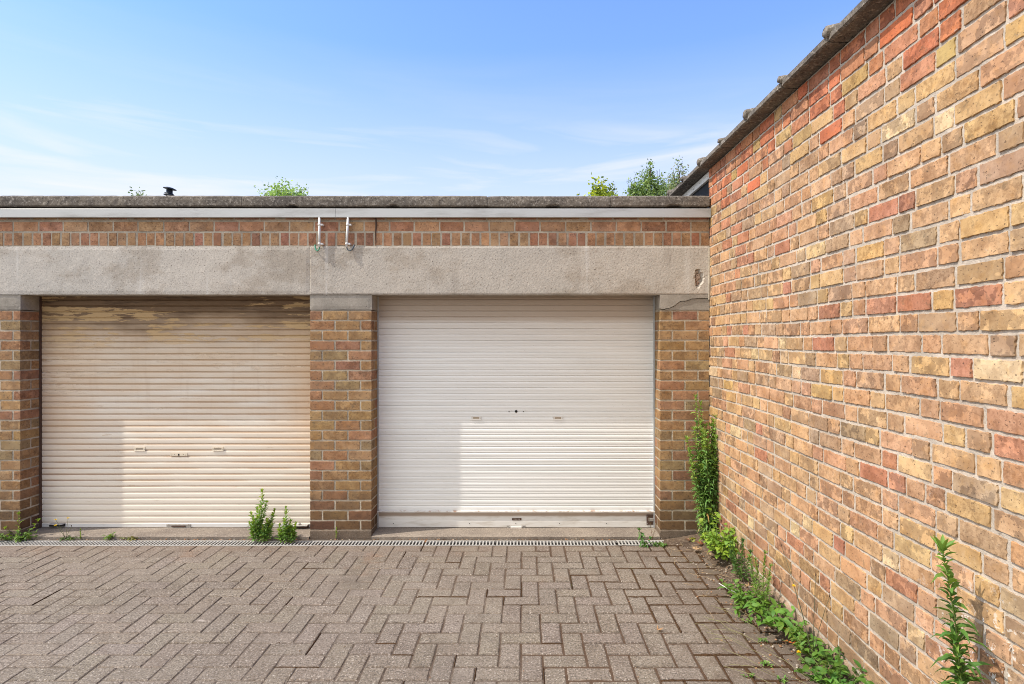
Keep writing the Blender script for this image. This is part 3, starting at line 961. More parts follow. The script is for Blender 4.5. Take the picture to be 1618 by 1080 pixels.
# fittings at the foot of the right hand door
mb = MB()
x, z = dx(815.5), dz(831.5)
yq = DOOR - 0.010
for s in (-1, 1):
    mb.box(x + s * 0.066 - 0.014, x + s * 0.066 + 0.014, yq - 0.004, yq, z - 0.010, z + 0.014, 1, bev=0.001)
    mb.tube([(x + s * 0.062, yq - 0.006, z + 0.004), (x + s * 0.050, yq - 0.014, z)], 0.004, 8, 1)
mb.box(x - 0.048, x + 0.048, yq - 0.018, yq - 0.004, z - 0.014, z + 0.010, 0, bev=0.002)
mb.build('handle', [M_whitem, M_steel], rail)
mb = MB()
x, z = dx(816.5), dz(819.5)
mb.box(x - 0.041, x + 0.041, DOOR - 0.0105, DOOR - 0.0055, z - 0.009, z + 0.009, 0)
for i in range(5):
    mb.box(x - 0.026 + i * 0.012, x - 0.020 + i * 0.012, DOOR - 0.0112, DOOR - 0.0103, z - 0.003, z + 0.004, 1)
mb.build('name_plate', [M_rust, M_steel], rail)
def hasp(px, py, w_, h_, parent, y=None, mats=None):
    x, z = dx(px), dz(py); y = y or DOOR - 0.010
    mb = MB()
    w2, h2 = w_ / 2, h_ / 2
    mb.box(x - w2, x + w2, y - 0.005, y, z - h2, z + h2, 0, bev=0.0012)
    mb.box(x - w2 * 0.55, x + w2 * 0.6, y - 0.014, y - 0.005, z - h2 * 0.25, z + h2 * 0.35, 1, bev=0.002)
    for s in (-1, 1):
        for q in (-1, 1):
            mb.tube([(x + s * w2 * 0.8, y - 0.0075, z + q * h2 * 0.72), (x + s * w2 * 0.8, y - 0.004, z + q * h2 * 0.72)], 0.0028, 6, 1)
    return mb.build('bolt', mats or [M_rust, M_steel], parent)
hasp(1028, 820, 0.076, 0.088, rail)
# fittings at the foot of the left hand door
hasp(283, 830.5, 0.21, 0.036, rail1, DOOR - 0.004, [M_steel, M_rust])
mb = MB()
x, z = dx(477), dz(828)
mb.box(x - 0.055, x + 0.060, DOOR - 0.035, DOOR - 0.004, z - 0.022, z - 0.002, 1, bev=0.002)
mb.box(x - 0.060, x + 0.065, DOOR - 0.060, DOOR - 0.004, z, z + 0.006, 0, bev=0.001)
mb.tube([(x - 0.008, DOOR - 0.035, z + 0.006), (x - 0.008, DOOR - 0.035, z + 0.022)], 0.011, 10, 0)
mb.build('bolt', [M_zinc, M_rust], rail1)
mb = MB()
x, z = dx(92), dz(827.5)
mb.box(x - 0.065, x + 0.065, DOOR - 0.020, DOOR - 0.003, z - 0.018, z + 0.004, 1, bev=0.002)
mb.box(x - 0.060, x + 0.066, DOOR - 0.045, DOOR - 0.003, z + 0.005, z + 0.010, 0, bev=0.001)
mb.build('bolt', [M_zinc, M_dark], rail1)
# guide rails and sills
for x0, x1 in ((X_L + 0.002, X_L + 0.010), (X_A - 0.010, X_A - 0.002), (X_B + 0.002, X_B + 0.012), (X_C - 0.012, X_C - 0.002)):
    mb = MB(); mb.box(x0, x1, DOOR - 0.022, DOOR + 0.03, 0.024, Z_LB - 0.002)
    mb.build('guide_rail', M_trim if x0 > -1.5 else M_rust, garage)
for (x0, x1) in ((X_L + 0.003, X_A - 0.003), (X_B + 0.003, X_C - 0.003)):
    wb = MB()
    nx, ny = int((x1 - x0) / 0.04), 7
    V = []; Fs = []
    for j in range(ny + 1):
        for i in range(nx + 1):
            x = x0 + (x1 - x0) * i / nx; y = D - 0.012 + 0.30 * j / ny
            z = 0.022 + 0.0025 * mnoise.noise(Vector((x * 6, y * 6, 0))) - (0.008 if j == 0 else 0)
            yy = y + (0.006 * mnoise.noise(Vector((x * 12, 0, 4))) if j <= 1 else 0)
            V.append((x, yy, z))
    for i in range(nx + 1): V.append((x0 + (x1 - x0) * i / nx, D - 0.012 + 0.006 * mnoise.noise(Vector(((x0 + (x1 - x0) * i / nx) * 12, 0, 4))), -0.06))
    for j in range(ny):
        for i in range(nx):
            a = j * (nx + 1) + i
            Fs.append((a, a + 1, a + nx + 2, a + nx + 1))
    nb = (nx + 1) * (ny + 1)
    for i in range(nx): Fs.append((nb + i, nb + i + 1, i + 1, i))
    wb.add(V, Fs, 0)
    wb.build('sill', M_slab, garage)
mb = MB()
mb.box(X_C + 0.41 - 0.012, XW + 0.004, D - 0.02, D + 0.04, 1.98, Z_LT - 0.01, 0, bev=0.004, jit=0.002)
mb.build('mortar_fillet', M_mortar_front, garage)

# ------------------------------------------------------------------ lean-to behind the corner
lean = empty('shed', (XW + 0.9, 6.4, 2.77), 'dark sided rooftop shed with white edge trim behind the wall corner', 'shed')
mb = MB(); mb.box(XW + 0.030, XW + 0.06, D + 0.025, 6.6, 2.77, 3.02); mb.box(XW + 0.06, XW + 1.6, 6.5, 6.6, 2.77, 3.02)
mb.build('side_panel', M_black, lean)
mb = MB(); mb.box(XW + 0.004, XW + 0.03, D + 0.022, 6.6, 3.005, 3.066, bev=0.003)
for i in range(9):
    y = D + 0.08 + i * 0.2
    mb.tube([(XW + 0.001, y, 3.03), (XW + 0.006, y, 3.03)], 0.006, 8, 1)
mb.build('edge_trim', [M_white, M_steel], lean)

# ------------------------------------------------------------------ ground
mb = MB(); mb.add([(-250, -250, -0.075), (250, -250, -0.075), (250, 250, -0.075), (-250, 250, -0.075)], [(0, 1, 2, 3)])
tag(mb.build('ground', mat_concrete('packed_earth', (0.17, 0.14, 0.105), (0.12, 0.11, 0.07), sc=0.3)), kind='structure')

# paving: herringbone blocks
UN = 0.1128
X00, Y00 = 0.213, 2.762
def mat_paver():
    t = NT('concrete_paver')
    c, a = t.attr()
    big = t.noise(0.9, 5, 0.6)
    m = t.noise(9, 5, 0.65)
    col = t.mix(t.step(big, 0.35, 0.66), c, t.mix(1.0, c, (0.80, 0.77, 0.75), 'MULTIPLY'))
    col = t.mix(t.step(m, 0.45, 0.7), col, t.mix(1.0, col, (0.74, 0.71, 0.69), 'MULTIPLY'))
    f = t.noise(88, 5, 0.85)
    col = t.mix(t.math('MULTIPLY', t.step(f, 0.50, 0.62), 0.7), col, (0.44, 0.38, 0.33))
    g = t.noise(80, 5, 0.85, vec=t.scale((1, 1, 1), (5, 2, 1)))
    col = t.mix(t.math('MULTIPLY', t.step(g, 0.48, 0.60), 0.8), col, (0.055, 0.046, 0.04))
    v = t.n('ShaderNodeTexVoronoi'); v.inputs['Scale'].default_value = 62
    t.put(v.inputs['Vector'], t.pos)
    sp = t.math('MULTIPLY', t.step(v.outputs['Distance'], 0.30, 0.14), t.step(v.outputs['Color'], 0.72, 0.78))
    col = t.mix(t.math('MULTIPLY', sp, 0.65), col, (0.56, 0.50, 0.43))
    # pale blots and dark stains
    v2 = t.n('ShaderNodeTexVoronoi'); v2.inputs['Scale'].default_value = 2.3
    wv = t.n('ShaderNodeVectorMath', operation='ADD'); t.put(wv.inputs[0], t.pos)
    nz = t.n('ShaderNodeTexNoise'); nz.inputs['Scale'].default_value = 14; t.put(nz.inputs['Vector'], t.pos)
    sc_ = t.n('ShaderNodeVectorMath', operation='SCALE'); t.put(sc_.inputs[0], nz.outputs['Color']); sc_.inputs['Scale'].default_value = 0.07
    t.put(wv.inputs[1], sc_.outputs[0]); t.put(v2.inputs['Vector'], wv.outputs[0])
    bl = t.math('MULTIPLY', t.step(v2.outputs['Distance'], 0.085, 0.05), t.step(v2.outputs['Color'], 0.42, 0.46))
    col = t.mix(t.math('MULTIPLY', bl, 0.6), col, (0.56, 0.49, 0.43))
    dn = t.noise(1.9, 6, 0.72, vec=t.scale((1, 1, 1), (11, 4, 0)))
    dn = t.math('MULTIPLY', t.step(dn, 0.44, 0.62), t.lin(t.noise(26, 4, 0.7), 0.35, 0.65, 0.15, 0.85), clamp=True)
    dn = t.math('MULTIPLY', dn, t.step(t.xyz()[0], 1.3, -0.8))
    col = t.mix(t.math('MULTIPLY', dn, 0.55), col, (0.195, 0.162, 0.132))
    X, Y, Z = t.xyz()
    oil = t.step(t.noise(1.3, 6, 0.7, vec=t.scale((1, 1, 1), (3, 7, 0))), 0.55, 0.70)
    col = t.mix(t.math('MULTIPLY', oil, 0.45), col, (0.085, 0.068, 0.055))
    rs = t.math('MULTIPLY', t.step(t.noise(2.1, 5, 0.7, vec=t.scale((1, 1, 1), (8, 2, 0))), 0.56, 0.72), t.step(Y, 3.4, 4.5))
    col = t.mix(t.math('MULTIPLY', rs, 0.35), col, (0.25, 0.13, 0.07))
    soil = t.math('MULTIPLY', t.step(t.math('ADD', X, t.lin(m, 0, 1, -0.45, 0.45)), 0.65, 1.45), 0.62)
    col = t.mix(soil, col, (0.12, 0.088, 0.064))
    ns = t.math('MULTIPLY', t.step(t.math('ADD', Y, t.lin(m, 0, 1, -0.2, 0.2)), 4.25, 4.62), 0.30)
    col = t.mix(ns, col, (0.16, 0.105, 0.075))
    h = t.math('ADD', f, t.math('MULTIPLY', m, 0.8))
    return t.done(col, 0.9, t.bump(h, 0.6, 0.003), spec=0.2)
M_paver = mat_paver()
t = NT('joint_grit')
n = t.noise(3, 5, 0.65); f = t.noise(90, 4, 0.8)
xx_ = t.math('ADD', t.xyz()[0], t.lin(n, 0, 1, -1.2, 1.2))
c_ = t.mix(t.step(xx_, -1.8, 0.6), (0.155, 0.125, 0.10), (0.115, 0.073, 0.048))
c_ = t.mix(t.lin(f, 0.3, 0.7, 0, 1), c_, t.mix(1.0, c_, (0.5, 0.48, 0.46), 'MULTIPLY'))
dn = t.noise(1.9, 6, 0.72, vec=t.scale((1, 1, 1), (11, 4, 0)))
dn = t.math('MULTIPLY', t.step(dn, 0.44, 0.62), t.lin(t.noise(26, 4, 0.7), 0.35, 0.65, 0.15, 0.85), clamp=True)
dn = t.math('MULTIPLY', dn, t.step(t.xyz()[0], 1.3, -0.8))
c_ = t.mix(dn, c_, (0.195, 0.162, 0.132))
M_joint = t.done(c_, 0.95, t.bump(f, 0.8, 0.004), spec=0.1)
mb = MB()
YG0, YG1 = 4.586, 4.70           # drain
moss_sites = []
def paver(x0, x1, y0, y1):
    y1 = min(y1, YG0 - 0.004)
    if y1 - y0 < 0.02: return
    right = max(0, min(1, (x0 + 1.6) / 2.9))
    g = 0.0014 + 0.0030 * right + rng.uniform(0, 0.0012)
    x0 += g; x1 -= g; y0 += g; y1 -= g
    cx, cy = (x0 + x1) / 2, (y0 + y1) / 2
    z = 0.0012 * rng.uniform(-1, 1) + 0.004 * mnoise.noise(Vector((cx * 0.8, cy * 0.8, 0)))
    tx, ty = rng.uniform(-.010, .010), rng.uniform(-.010, .010)
    rot = rng.uniform(-.0065, .0065) * (0.6 + right)
    e = 0.0055
    k = rng.uniform(0.93, 1.07)
    k *= 1.10 - 0.12 * right
    c = (0.205 * k, 0.172 * k * rng.uniform(0.98, 1.02), 0.138 * k * rng.uniform(0.96, 1.03), rng.random())
    def ring(ins, zz, nn):
        P = []
        for (ax, ay, bx, by) in ((x0 + ins, y0 + ins, x1 - ins, y0 + ins), (x1 - ins, y0 + ins, x1 - ins, y1 - ins), (x1 - ins, y1 - ins, x0 + ins, y1 - ins), (x0 + ins, y1 - ins, x0 + ins, y0 + ins)):
            for i in range(nn):
                t = i / nn
                P.append((ax + (bx - ax) * t, ay + (by - ay) * t, zz))
        return P
    nn = 4
    Rr = [ring(0, -0.03, nn), ring(0, -e * 0.9, nn), ring(e * 0.9, -0.0002, nn), ring(e * 1.9, 0.0003, nn)]
    V = []
    for li, P in enumerate(Rr):
        for (x, y, zz) in P:
            jx = jy = 0
            if li in (1, 2):
                jx = rng.uniform(-1, 1) * 0.0011; jy = rng.uniform(-1, 1) * 0.0011
                if rng.random() < 0.04: zz -= 0.003
            xx = cx + (x - cx) * math.cos(rot) - (y - cy) * math.sin(rot) + jx
            yy = cy + (x - cx) * math.sin(rot) + (y - cy) * math.cos(rot) + jy
            V.append((xx, yy, zz + z + tx * (x - cx) + ty * (y - cy)))
    n = 4 * nn
    Fs = []
    for li in range(3):
        for i in range(n):
            j = (i + 1) % n
            Fs.append((li * n + i, li * n + j, (li + 1) * n + j, (li + 1) * n + i))
    Fs.append(tuple(3 * n + i for i in range(n)))
    dk = min(1.0, 0.66 + 0.26 * (1 - right) + 0.35 * mnoise.noise(Vector((cx * 1.7, cy * 1.7, 4))))
    cd = (c[0] * dk, c[1] * dk * 0.95, c[2] * dk * 0.9, c[3])
    mb.add(V, Fs, 0, [cd] * (3 * n) + [c] * n)
i0, i1 = int((-8.4 - X00) / UN), int((XW - X00) / UN) + 1
j0, j1 = int((-2.2 - Y00) / UN), int((YG0 - Y00) / UN) + 1
for j in range(j0, j1 + 1):
    for i in range(i0, i1 + 1):
        x = X00 + i * UN; y = Y00 + j * UN
        if y > YG0: continue
        if (i + j) % 4 == 0:
            if x + 2 * UN < XW + 0.02: paver(x, x + 2 * UN, y, y + UN)
            elif x + UN < XW + 0.02: paver(x, x + UN, y, y + UN)
            moss_sites.append((x, x + 2 * UN, y, y))
            moss_sites.append((x, x, y, y + UN))
        elif (i + j) % 4 == 2:
            if x + UN < XW + 0.02: paver(x, x + UN, y, y + 2 * UN)
            moss_sites.append((x, x, y, y + 2 * UN))
            moss_sites.append((x, x + UN, y, y))
mb.build('paving', M_paver)
tag(bpy.data.objects['paving'], kind='structure')
mb = MB()
nx, ny = 230, 160
V = []; Fs = []
for j in range(ny + 1):
    for i in range(nx + 1):
        x = -8.4 + (XW + 0.02 + 8.4) * i / nx; y = -2.2 + (YG0 - 0.002 + 2.2) * j / ny
        V.append((x, y, -0.0045 + 0.002 * mnoise.noise(Vector((x * 14, y * 14, 4))) + 0.004 * max(0, mnoise.noise(Vector((x * 3, y * 3, 8)))) * (1 if x > 0.3 else 0.3)))
for j in range(ny):
    for i in range(nx):
        a = j * (nx + 1) + i
        Fs.append((a, a + 1, a + nx + 2, a + nx + 1))
mb.add(V, Fs, 0)
# kerb of grit between drain and garage front
mb.add([(-8.4, YG1 + 0.006, -0.012), (XW, YG1 + 0.006, -0.012), (XW, D + 0.05, -0.008), (-8.4, D + 0.05, -0.008)], [(0, 1, 2, 3)])
tag(mb.build('path_bedding', M_joint), kind='structure')

# moss in the joints near the side wall
t = NT('brown_moss')
n = t.noise(120, 4, 0.7)
n2 = t.noise(7, 3, 0.6)
c_ = t.mix(t.step(n2, 0.35, 0.65), (0.105, 0.060, 0.032), (0.068, 0.043, 0.026))
c_ = t.mix(t.math('MULTIPLY', t.step(t.noise(16, 3), 0.60, 0.70), 0.5), c_, (0.10, 0.10, 0.03))
M_moss = t.done(t.mix(t.step(n, 0.35, 0.7), c_, (0.04, 0.022, 0.012)), 1.0, t.bump(n, 1.0, 0.006), spec=0.05)
mb = MB()
for (x0, x1, y0, y1) in moss_sites:
    cx, cy = (x0 + x1) / 2, (y0 + y1) / 2
    if cy > 4.6 or cy < 1.0: continue
    p = max(0, (cx - 0.35) / 0.8)
    p = p * (0.75 + 1.0 * mnoise.noise(Vector((cx * 2.1, cy * 2.1, 0)))) * 1.15
    if cx < 0.75: p = 0.05 + 0.25 * max(0, mnoise.noise(Vector((cx * 1.5, cy * 1.5, 5))))
    if cx < -1.2: p *= 0.25
    if rng.random() > p: continue
    n_ = max(3, int(math.hypot(x1 - x0, y1 - y0) / 0.012))
    d = Vector((x1 - x0, y1 - y0, 0)).normalized(); pr_ = Vector((-d.y, d.x, 0))
    V = []; Fs = []
    wd = 0.0035 + 0.013 * min(1, p) * rng.random()
    hh = 0.0015 + 0.0045 * min(1, p) * rng.random()
    for i in range(n_ + 1):
        c0 = Vector((x0, y0, 0)) + d * (math.hypot(x1 - x0, y1 - y0) * i / n_)
        k = 0.6 + 0.9 * abs(mnoise.noise(c0 * 40)) * 1.5 + rng.uniform(-.2, .2)
        if i in (0, n_): k *= 0.5
        for s, z in ((-1, -0.006), (-0.5, hh * 0.8), (0, hh), (0.5, hh * 0.8), (1, -0.006)):
            V.append(c0 + pr_ * s * wd * k + Vector((0, 0, z * (k if z > 0 else 1) + rng.uniform(-.0008, .0008))))
    for i in range(n_):
        for s in range(4):
            a = i * 5 + s
            Fs.append((a, a + 1, a + 6, a + 5))
    mb.add(V, Fs, 0, smooth=True)
tag(mb.build('moss', M_moss), 'brown moss and grit filling the paving joints beside the brick wall', 'moss', kind='stuff')

# soil bank along the side wall
M_soil = mat_concrete('dry_soil', (0.125, 0.088, 0.062), (0.075, 0.052, 0.038), agg=0.6, aggc=(0.36, 0.29, 0.21), dark=(0.04, 0.03, 0.02), sc=0.5, bump=1.0, big=6)
mb = MB()
nx, ny = 16, 260
V = []; Fs = []
for j in range(ny + 1):
    y = -1.2 + (D - 0.02 + 1.2) * j / ny
    wdt = 0.20 + 0.10 * mnoise.noise(Vector((0, y * 1.6, 3))) + 0.05 * mnoise.noise(Vector((0, y * 7, 3)))
    if y > 4.25: wdt += 0.30 * (y - 4.25) / 0.5
    for i in range(nx + 1):
        t_ = i / nx
        x = XW - 0.004 - wdt * t_
        z = -0.009 + 0.075 * (1 - t_) ** 1.6 + 0.008 * mnoise.noise(Vector((x * 22, y * 22, 0))) * (1 - t_ * 0.6) + 0.004 * mnoise.noise(Vector((x * 60, y * 60, 0)))
        V.append((x, y, z))
for j in range(ny):
    for i in range(nx):
        a = j * (nx + 1) + i
        Fs.append((a, a + nx + 1, a + nx + 2, a + 1))
mb.add(V, Fs, 0)
tag(mb.build('soil', M_soil), kind='structure')
# grit, crumbs and small litter
mb = MB()
for i in range(1500):
    if i < 1000:
        y = rng.uniform(1.8, 4.7); x = XW - 0.03 - abs(rng.gauss(0, 0.17))
    elif i < 1250:
        x = rng.uniform(-4.6, 1.4); y = D - 0.03 - rng.random() * 0.02
    else:
        x = rng.uniform(-4.5, 1.4); y = rng.uniform(1.9, 4.5)
    r_ = rng.uniform(0.0015, 0.0055) if i < 1250 else rng.uniform(0.001, 0.003)
    z = 0.002 + max(0, 0.05 * (1 - (XW - x) / 0.2)) ** 1.0 * 0.9 if x > XW - 0.2 else 0.001
    k = rng.choice([(0.30, 0.22, 0.15), (0.16, 0.10, 0.06), (0.42, 0.36, 0.30), (0.11, 0.07, 0.045), (0.36, 0.20, 0.11)])
    mb.box(x - r_, x + r_ * 1.4, y - r_, y + r_, z - r_ * 0.5, z + r_, 0, (*k, 1), bev=r_ * 0.5, jit=r_ * 0.3)
tag(mb.build('litter', mat_attr('litter_crumbs')), 'loose grit and plant crumbs scattered along the foot of the wall', 'grit', kind='stuff')

# ------------------------------------------------------------------ drain
drain = empty('channel_drain', (-1.6, (YG0 + YG1) / 2, -0.02), 'narrow galvanised slotted drain channel running along the garage front', 'drain')
mb = MB()
mb.box(-6.9, XW - 0.20, YG0 + 0.004, YG1 - 0.004, -0.07, -0.045)
mb.build('channel', M_dark, drain)
gx = [-6.9, fx(-190) , fx(0), fx(195) , fx(392) - 0.01, fx(590) - 0.02, fx(783), fx(975), fx(1052)]
for gi, (a, b) in enumerate(zip(gx[:-1], gx[1:])):
    sc_ = 4.64 / 4.75
    a *= sc_; b *= sc_
    a += 0.002; b -= 0.002
    mb = MB()
    slant = False
    zt = -0.003 + (0.004 if gi == len(gx) - 2 else 0) + rng.uniform(-.001, .001)
    y0, y1 = YG0 + 0.002, YG1 - 0.002
    mb.box(a, b, y0, y0 + 0.012, zt - 0.02, zt, bev=0.001)
    mb.box(a, b, y1 - 0.012, y1, zt - 0.02, zt, bev=0.001)
    pitch = 0.0272 if not slant else 0.0262
    x = a + 0.006
    bw = 0.0105
    while x + bw < b:
        s0 = 0.0 if not slant else -0.034
        ya, yb_ = y0 + 0.0123, y1 - 0.0123
        for (xx) in (x,):
            xa0, xb0 = xx, xx + bw
            xa1, xb1 = xx - s0, xx - s0 + bw
            if xb1 > b: break
            V = [(xa0, ya, zt - .0006), (xb0, ya, zt - .0006), (xb1, yb_, zt - .0006), (xa1, yb_, zt - .0006)]
            V += [(p[0], p[1], zt - 0.007) for p in V]
            mb.add(V, [(0, 1, 2, 3), (0, 4, 5, 1), (1, 5, 6, 2), (2, 6, 7, 3), (3, 7, 4, 0)])
        x += pitch
    mb.build('grate', M_zinc, drain, recalc=True)

# ------------------------------------------------------------------ conduits and wire on the lintel
def conduit(px, hook_dx, cable, label):
    x = fx(px); zt, zb = 2.664, fz(391)
    y = D - 0.036
    o = empty('conduit_pipe', (x, y, zb), label, 'conduit', 'conduits hanging under the metal trim')
    mb = MB()
    lean_ = -0.012 if px > 530 else 0.0
    mb.tube([(x, y, zt), (x + lean_, y, zb)], 0.0098, 12)
    mb.build('pipe', M_white, o)
    for z in (fz(356), fz(386)):
        mb = MB()
        xx = x + lean_ * (zt - z) / (zt - zb)
        mb.tube([(xx, y, z - 0.008), (xx, y, z + 0.008)], 0.0125, 12)
        mb.box(xx + 0.008, xx + 0.028, y - 0.004, D - 0.001, z - 0.007, z + 0.007, bev=0.001)
        mb.build('bracket', M_white, o)
    mb = MB()
    xb = x + lean_
    pts = []
    for i in range(13):
        t_ = i / 12 * math.pi
        pts.append((xb + hook_dx / 2 * (1 - math.cos(t_)), y + 0.004 + 0.026 * (i / 12) ** 2, zb + 0.006 - 0.042 * math.sin(t_) + 0.016 * i / 12))
    pts.append((xb + hook_dx, D + 0.012, zb + 0.024))
    mb.tube(pts, 0.0046, 8)
    mb.build('cable', cable, o)
conduit(507, -0.046, mat_paint('green_yellow_cable', (0.03, 0.26, 0.17), 0.4, 0, (0.45, 0.42, 0.05), 0.5, 55), 'left white conduit with a green earth cable curling out of it')
conduit(552, 0.052, mat_paint('grey_cable', (0.10, 0.13, 0.15), 0.4, 0, (0.2, 0.2, 0.2), 0.3, 40), 'right white conduit with a dark grey cable curling out of it')
mb = MB()
xr = fx(594)
mb.tube([(xr, D - 0.007, 2.665), (xr + 0.003, D - 0.006, 2.60), (xr - 0.003, D - 0.005, 2.53), (xr, D - 0.006, 2.47), (xr + 0.003, D - 0.014, 2.425)], [0.006, 0.007, 0.0055, 0.004, 0.002], 7)
tag(mb.build('rusty_wire', M_rust), 'thin rusty black wire hanging down the brick band right of the conduits', 'wire')

# ------------------------------------------------------------------ roof vent
v = empty('roof_vent', (-4.34, 7.0, 2.76), 'small dark chimney cowl of tilted stacked discs above the roof edge', 'vent')
mb = MB(); mb.tube([(-4.34, 7.0, 2.76), (-4.34, 7.0, 3.49)], 0.035, 12); mb.build('pipe', M_cowl, v)
def disc(cx, cy, cz, r, th, tx):
    V = []; n = 18
    mb = MB()
    prof = [(0.03, -th * 0.4), (r, -th * 0.5), (r, 0), (r * 0.5, th * 0.8), (0.0, th)]
    for rr, zz in prof:
        for k in range(n):
            t_ = 2 * math.pi * k / n
            V.append((cx + rr * math.cos(t_), cy + rr * math.sin(t_), cz + zz - math.cos(t_) * rr * tx))
    Fs = []
    for i in range(len(prof) - 1):
        for k in range(n):
            k2 = (k + 1) % n
            Fs.append((i * n + k, i * n + k2, (i + 1) * n + k2, (i + 1) * n + k))
    mb.add(V, Fs, 0, smooth=True)
    mb.build('cowl_disc', M_cowl, v)
disc(-4.335, 7.0, 3.505, 0.072, 0.016, 0.16)
disc(-4.345, 7.0, 3.447, 0.050, 0.012, 0.10)
disc(-4.335, 7.0, 3.425, 0.068, 0.014, 0.12)

# ------------------------------------------------------------------ plants
def leaf(mb, base, d, L, W, droop, col, fold=0.25, broad=False):
    """a leaf with a folded blade; d = direction it leaves the stem"""
    d = Vector(d).normalized()
    side_ = d.cross(Vector((0, 0, 1)))
    if side_.length < 0.05: side_ = Vector((1, 0, 0))
    side_.normalize()
    side_ = (Matrix.Rotation(rng.uniform(-0.6, 0.6), 3, d) @ side_)
    up = side_.cross(d).normalized()
    st = [(0.32, 1.0), (0.68, 0.75)] if not broad else [(0.28, 1.0), (0.62, 0.95)]
    P = [Vector(base)]
    def cen(t_): return Vector(base) + d * L * t_ * (1 - 0.25 * droop * t_) + Vector((0, 0, -1)) * droop * L * t_ * t_ * 0.8
    for t_, wf in st:
        c = cen(t_)
        P += [c - side_ * W * wf / 2 + up * W * fold, c, c + side_ * W * wf / 2 + up * W * fold]
    P.append(cen(1.0))
    for p_ in P:
        if p_.x > XW - 0.004 and p_.y < D: p_.x = XW - 0.004 - rng.uniform(0, .004)
    Fs = [(0, 2, 1), (0, 3, 2), (1, 2, 5, 4), (2, 3, 6, 5), (4, 5, 7), (5, 6, 7)]
    mb.add(P, Fs, 0, col, smooth=True)
def gcol(c, s=0.22):
    k = 1.2 * (1 + rng.uniform(-s, s))
    y = rng.uniform(-0.12, 0.22)
    return (max(0.005, c[0] * k * (1 + y)), c[1] * k, max(0.003, c[2] * k * (1 - y)), 1)
GREEN = (0.105, 0.20, 0.035); DEEP = (0.055, 0.125, 0.03); LIME = (0.20, 0.30, 0.035); GREY = (0.10, 0.16, 0.06); DRY = (0.34, 0.24, 0.12)

def stem_plant(name, label, cat, base, stems, L=0.06, W=0.010, col=GREEN, dens=95, tip=None, up=0.55, droop=0.5, group=None, branch=0, sc=(0.16, 0.20, 0.06), bare=0.0, dry=0.0):
    """weeds with narrow leaves set closely up each stem. stems = list of (dx, dy, lean_x, lean_y, height)"""
    o = empty(name, base, label, cat, group)
    ml = MB()
    base = Vector(base)
    allst = []
    for (ox, oy, lx, ly, h) in stems:
        p0 = base + Vector((ox, oy, 0))
        ph = rng.uniform(0, 6)
        pts = []
        n = 9
        for i in range(n):
            t_ = i / (n - 1)
            pts.append(p0 + Vector((lx * t_ ** 1.3 + 0.012 * h * math.sin(ph + 4 * t_), ly * t_ ** 1.3 + 0.012 * h * math.cos(ph + 3 * t_), h * t_)))
        allst.append((pts, h, 1.0, len(allst)))
        own = len(allst) - 1
        for b in range(branch):
            t_ = rng.uniform(0.08, 0.55)
            f_ = t_ * (n - 1); i_ = int(f_); q = pts[i_].lerp(pts[i_ + 1], f_ - i_)
            a = rng.uniform(0, 2 * math.pi); l2 = h * rng.uniform(0.25, 0.5) * (1 - t_ * 0.5)
            sp = rng.uniform(0.25, 0.5)
            e = [q + Vector((math.cos(a) * l2 * sp * s_, math.sin(a) * l2 * sp * s_ * 0.7, l2 * s_ * (0.6 + 0.4 * s_))) for s_ in (0, .2, .4, .6, .8, 1)]
            allst.append((e, l2, 0.8, own))
    stm = {}
    for pts, h, k, own in allst:
        ms = stm.setdefault(own if len(stems) < 12 else 0, MB())
        r0 = (0.0015 + 0.0035 * h) * k
        ms.tube(pts, [r0 * (1 - 0.7 * i / (len(pts) - 1)) for i in range(len(pts))], 5, col=(*sc, 1))
        nl = int(dens * h)
        for i in range(nl):
            t_ = bare + (1 - bare) * (i + rng.random()) / nl
            f = t_ * (len(pts) - 1); a_ = min(int(f), len(pts) - 2)
            p = pts[a_].lerp(pts[a_ + 1], f - a_)
            ang = i * 2.4 + rng.uniform(-.3, .3)
            el = up + 0.5 * t_ + rng.uniform(-.25, .25)
            d = Vector((math.cos(ang) * math.cos(el), math.sin(ang) * math.cos(el), math.sin(el)))
            ll = L * k * (0.65 + 0.5 * math.sin(math.pi * min(1, t_ * 0.9 + 0.1))) * rng.uniform(0.45, 1.25)
            if t_ > 0.9: ll *= 0.75
            c = gcol(tip if (tip and t_ > 0.85) else col)
            if dry and t_ < 0.4 and rng.random() < dry: c = gcol(DRY)
            leaf(ml, p, d, ll, W * (0.8 + 0.4 * rng.random()), droop * rng.uniform(0.4, 1.5), c)
        # crown of short leaves at the tip
        for i in range(7):
            ang = i * 2.4; el = rng.uniform(0.7, 1.35)
            leaf(ml, pts[-1], Vector((math.cos(ang) * math.cos(el), math.sin(ang) * math.cos(el), math.sin(el))), L * 0.6 * k, W * 0.8, 0.1, gcol(tip or col))
    for ms in stm.values(): ms.build('stem', M_stem, o)
    ml.build('foliage', M_leaf, o)
    return o
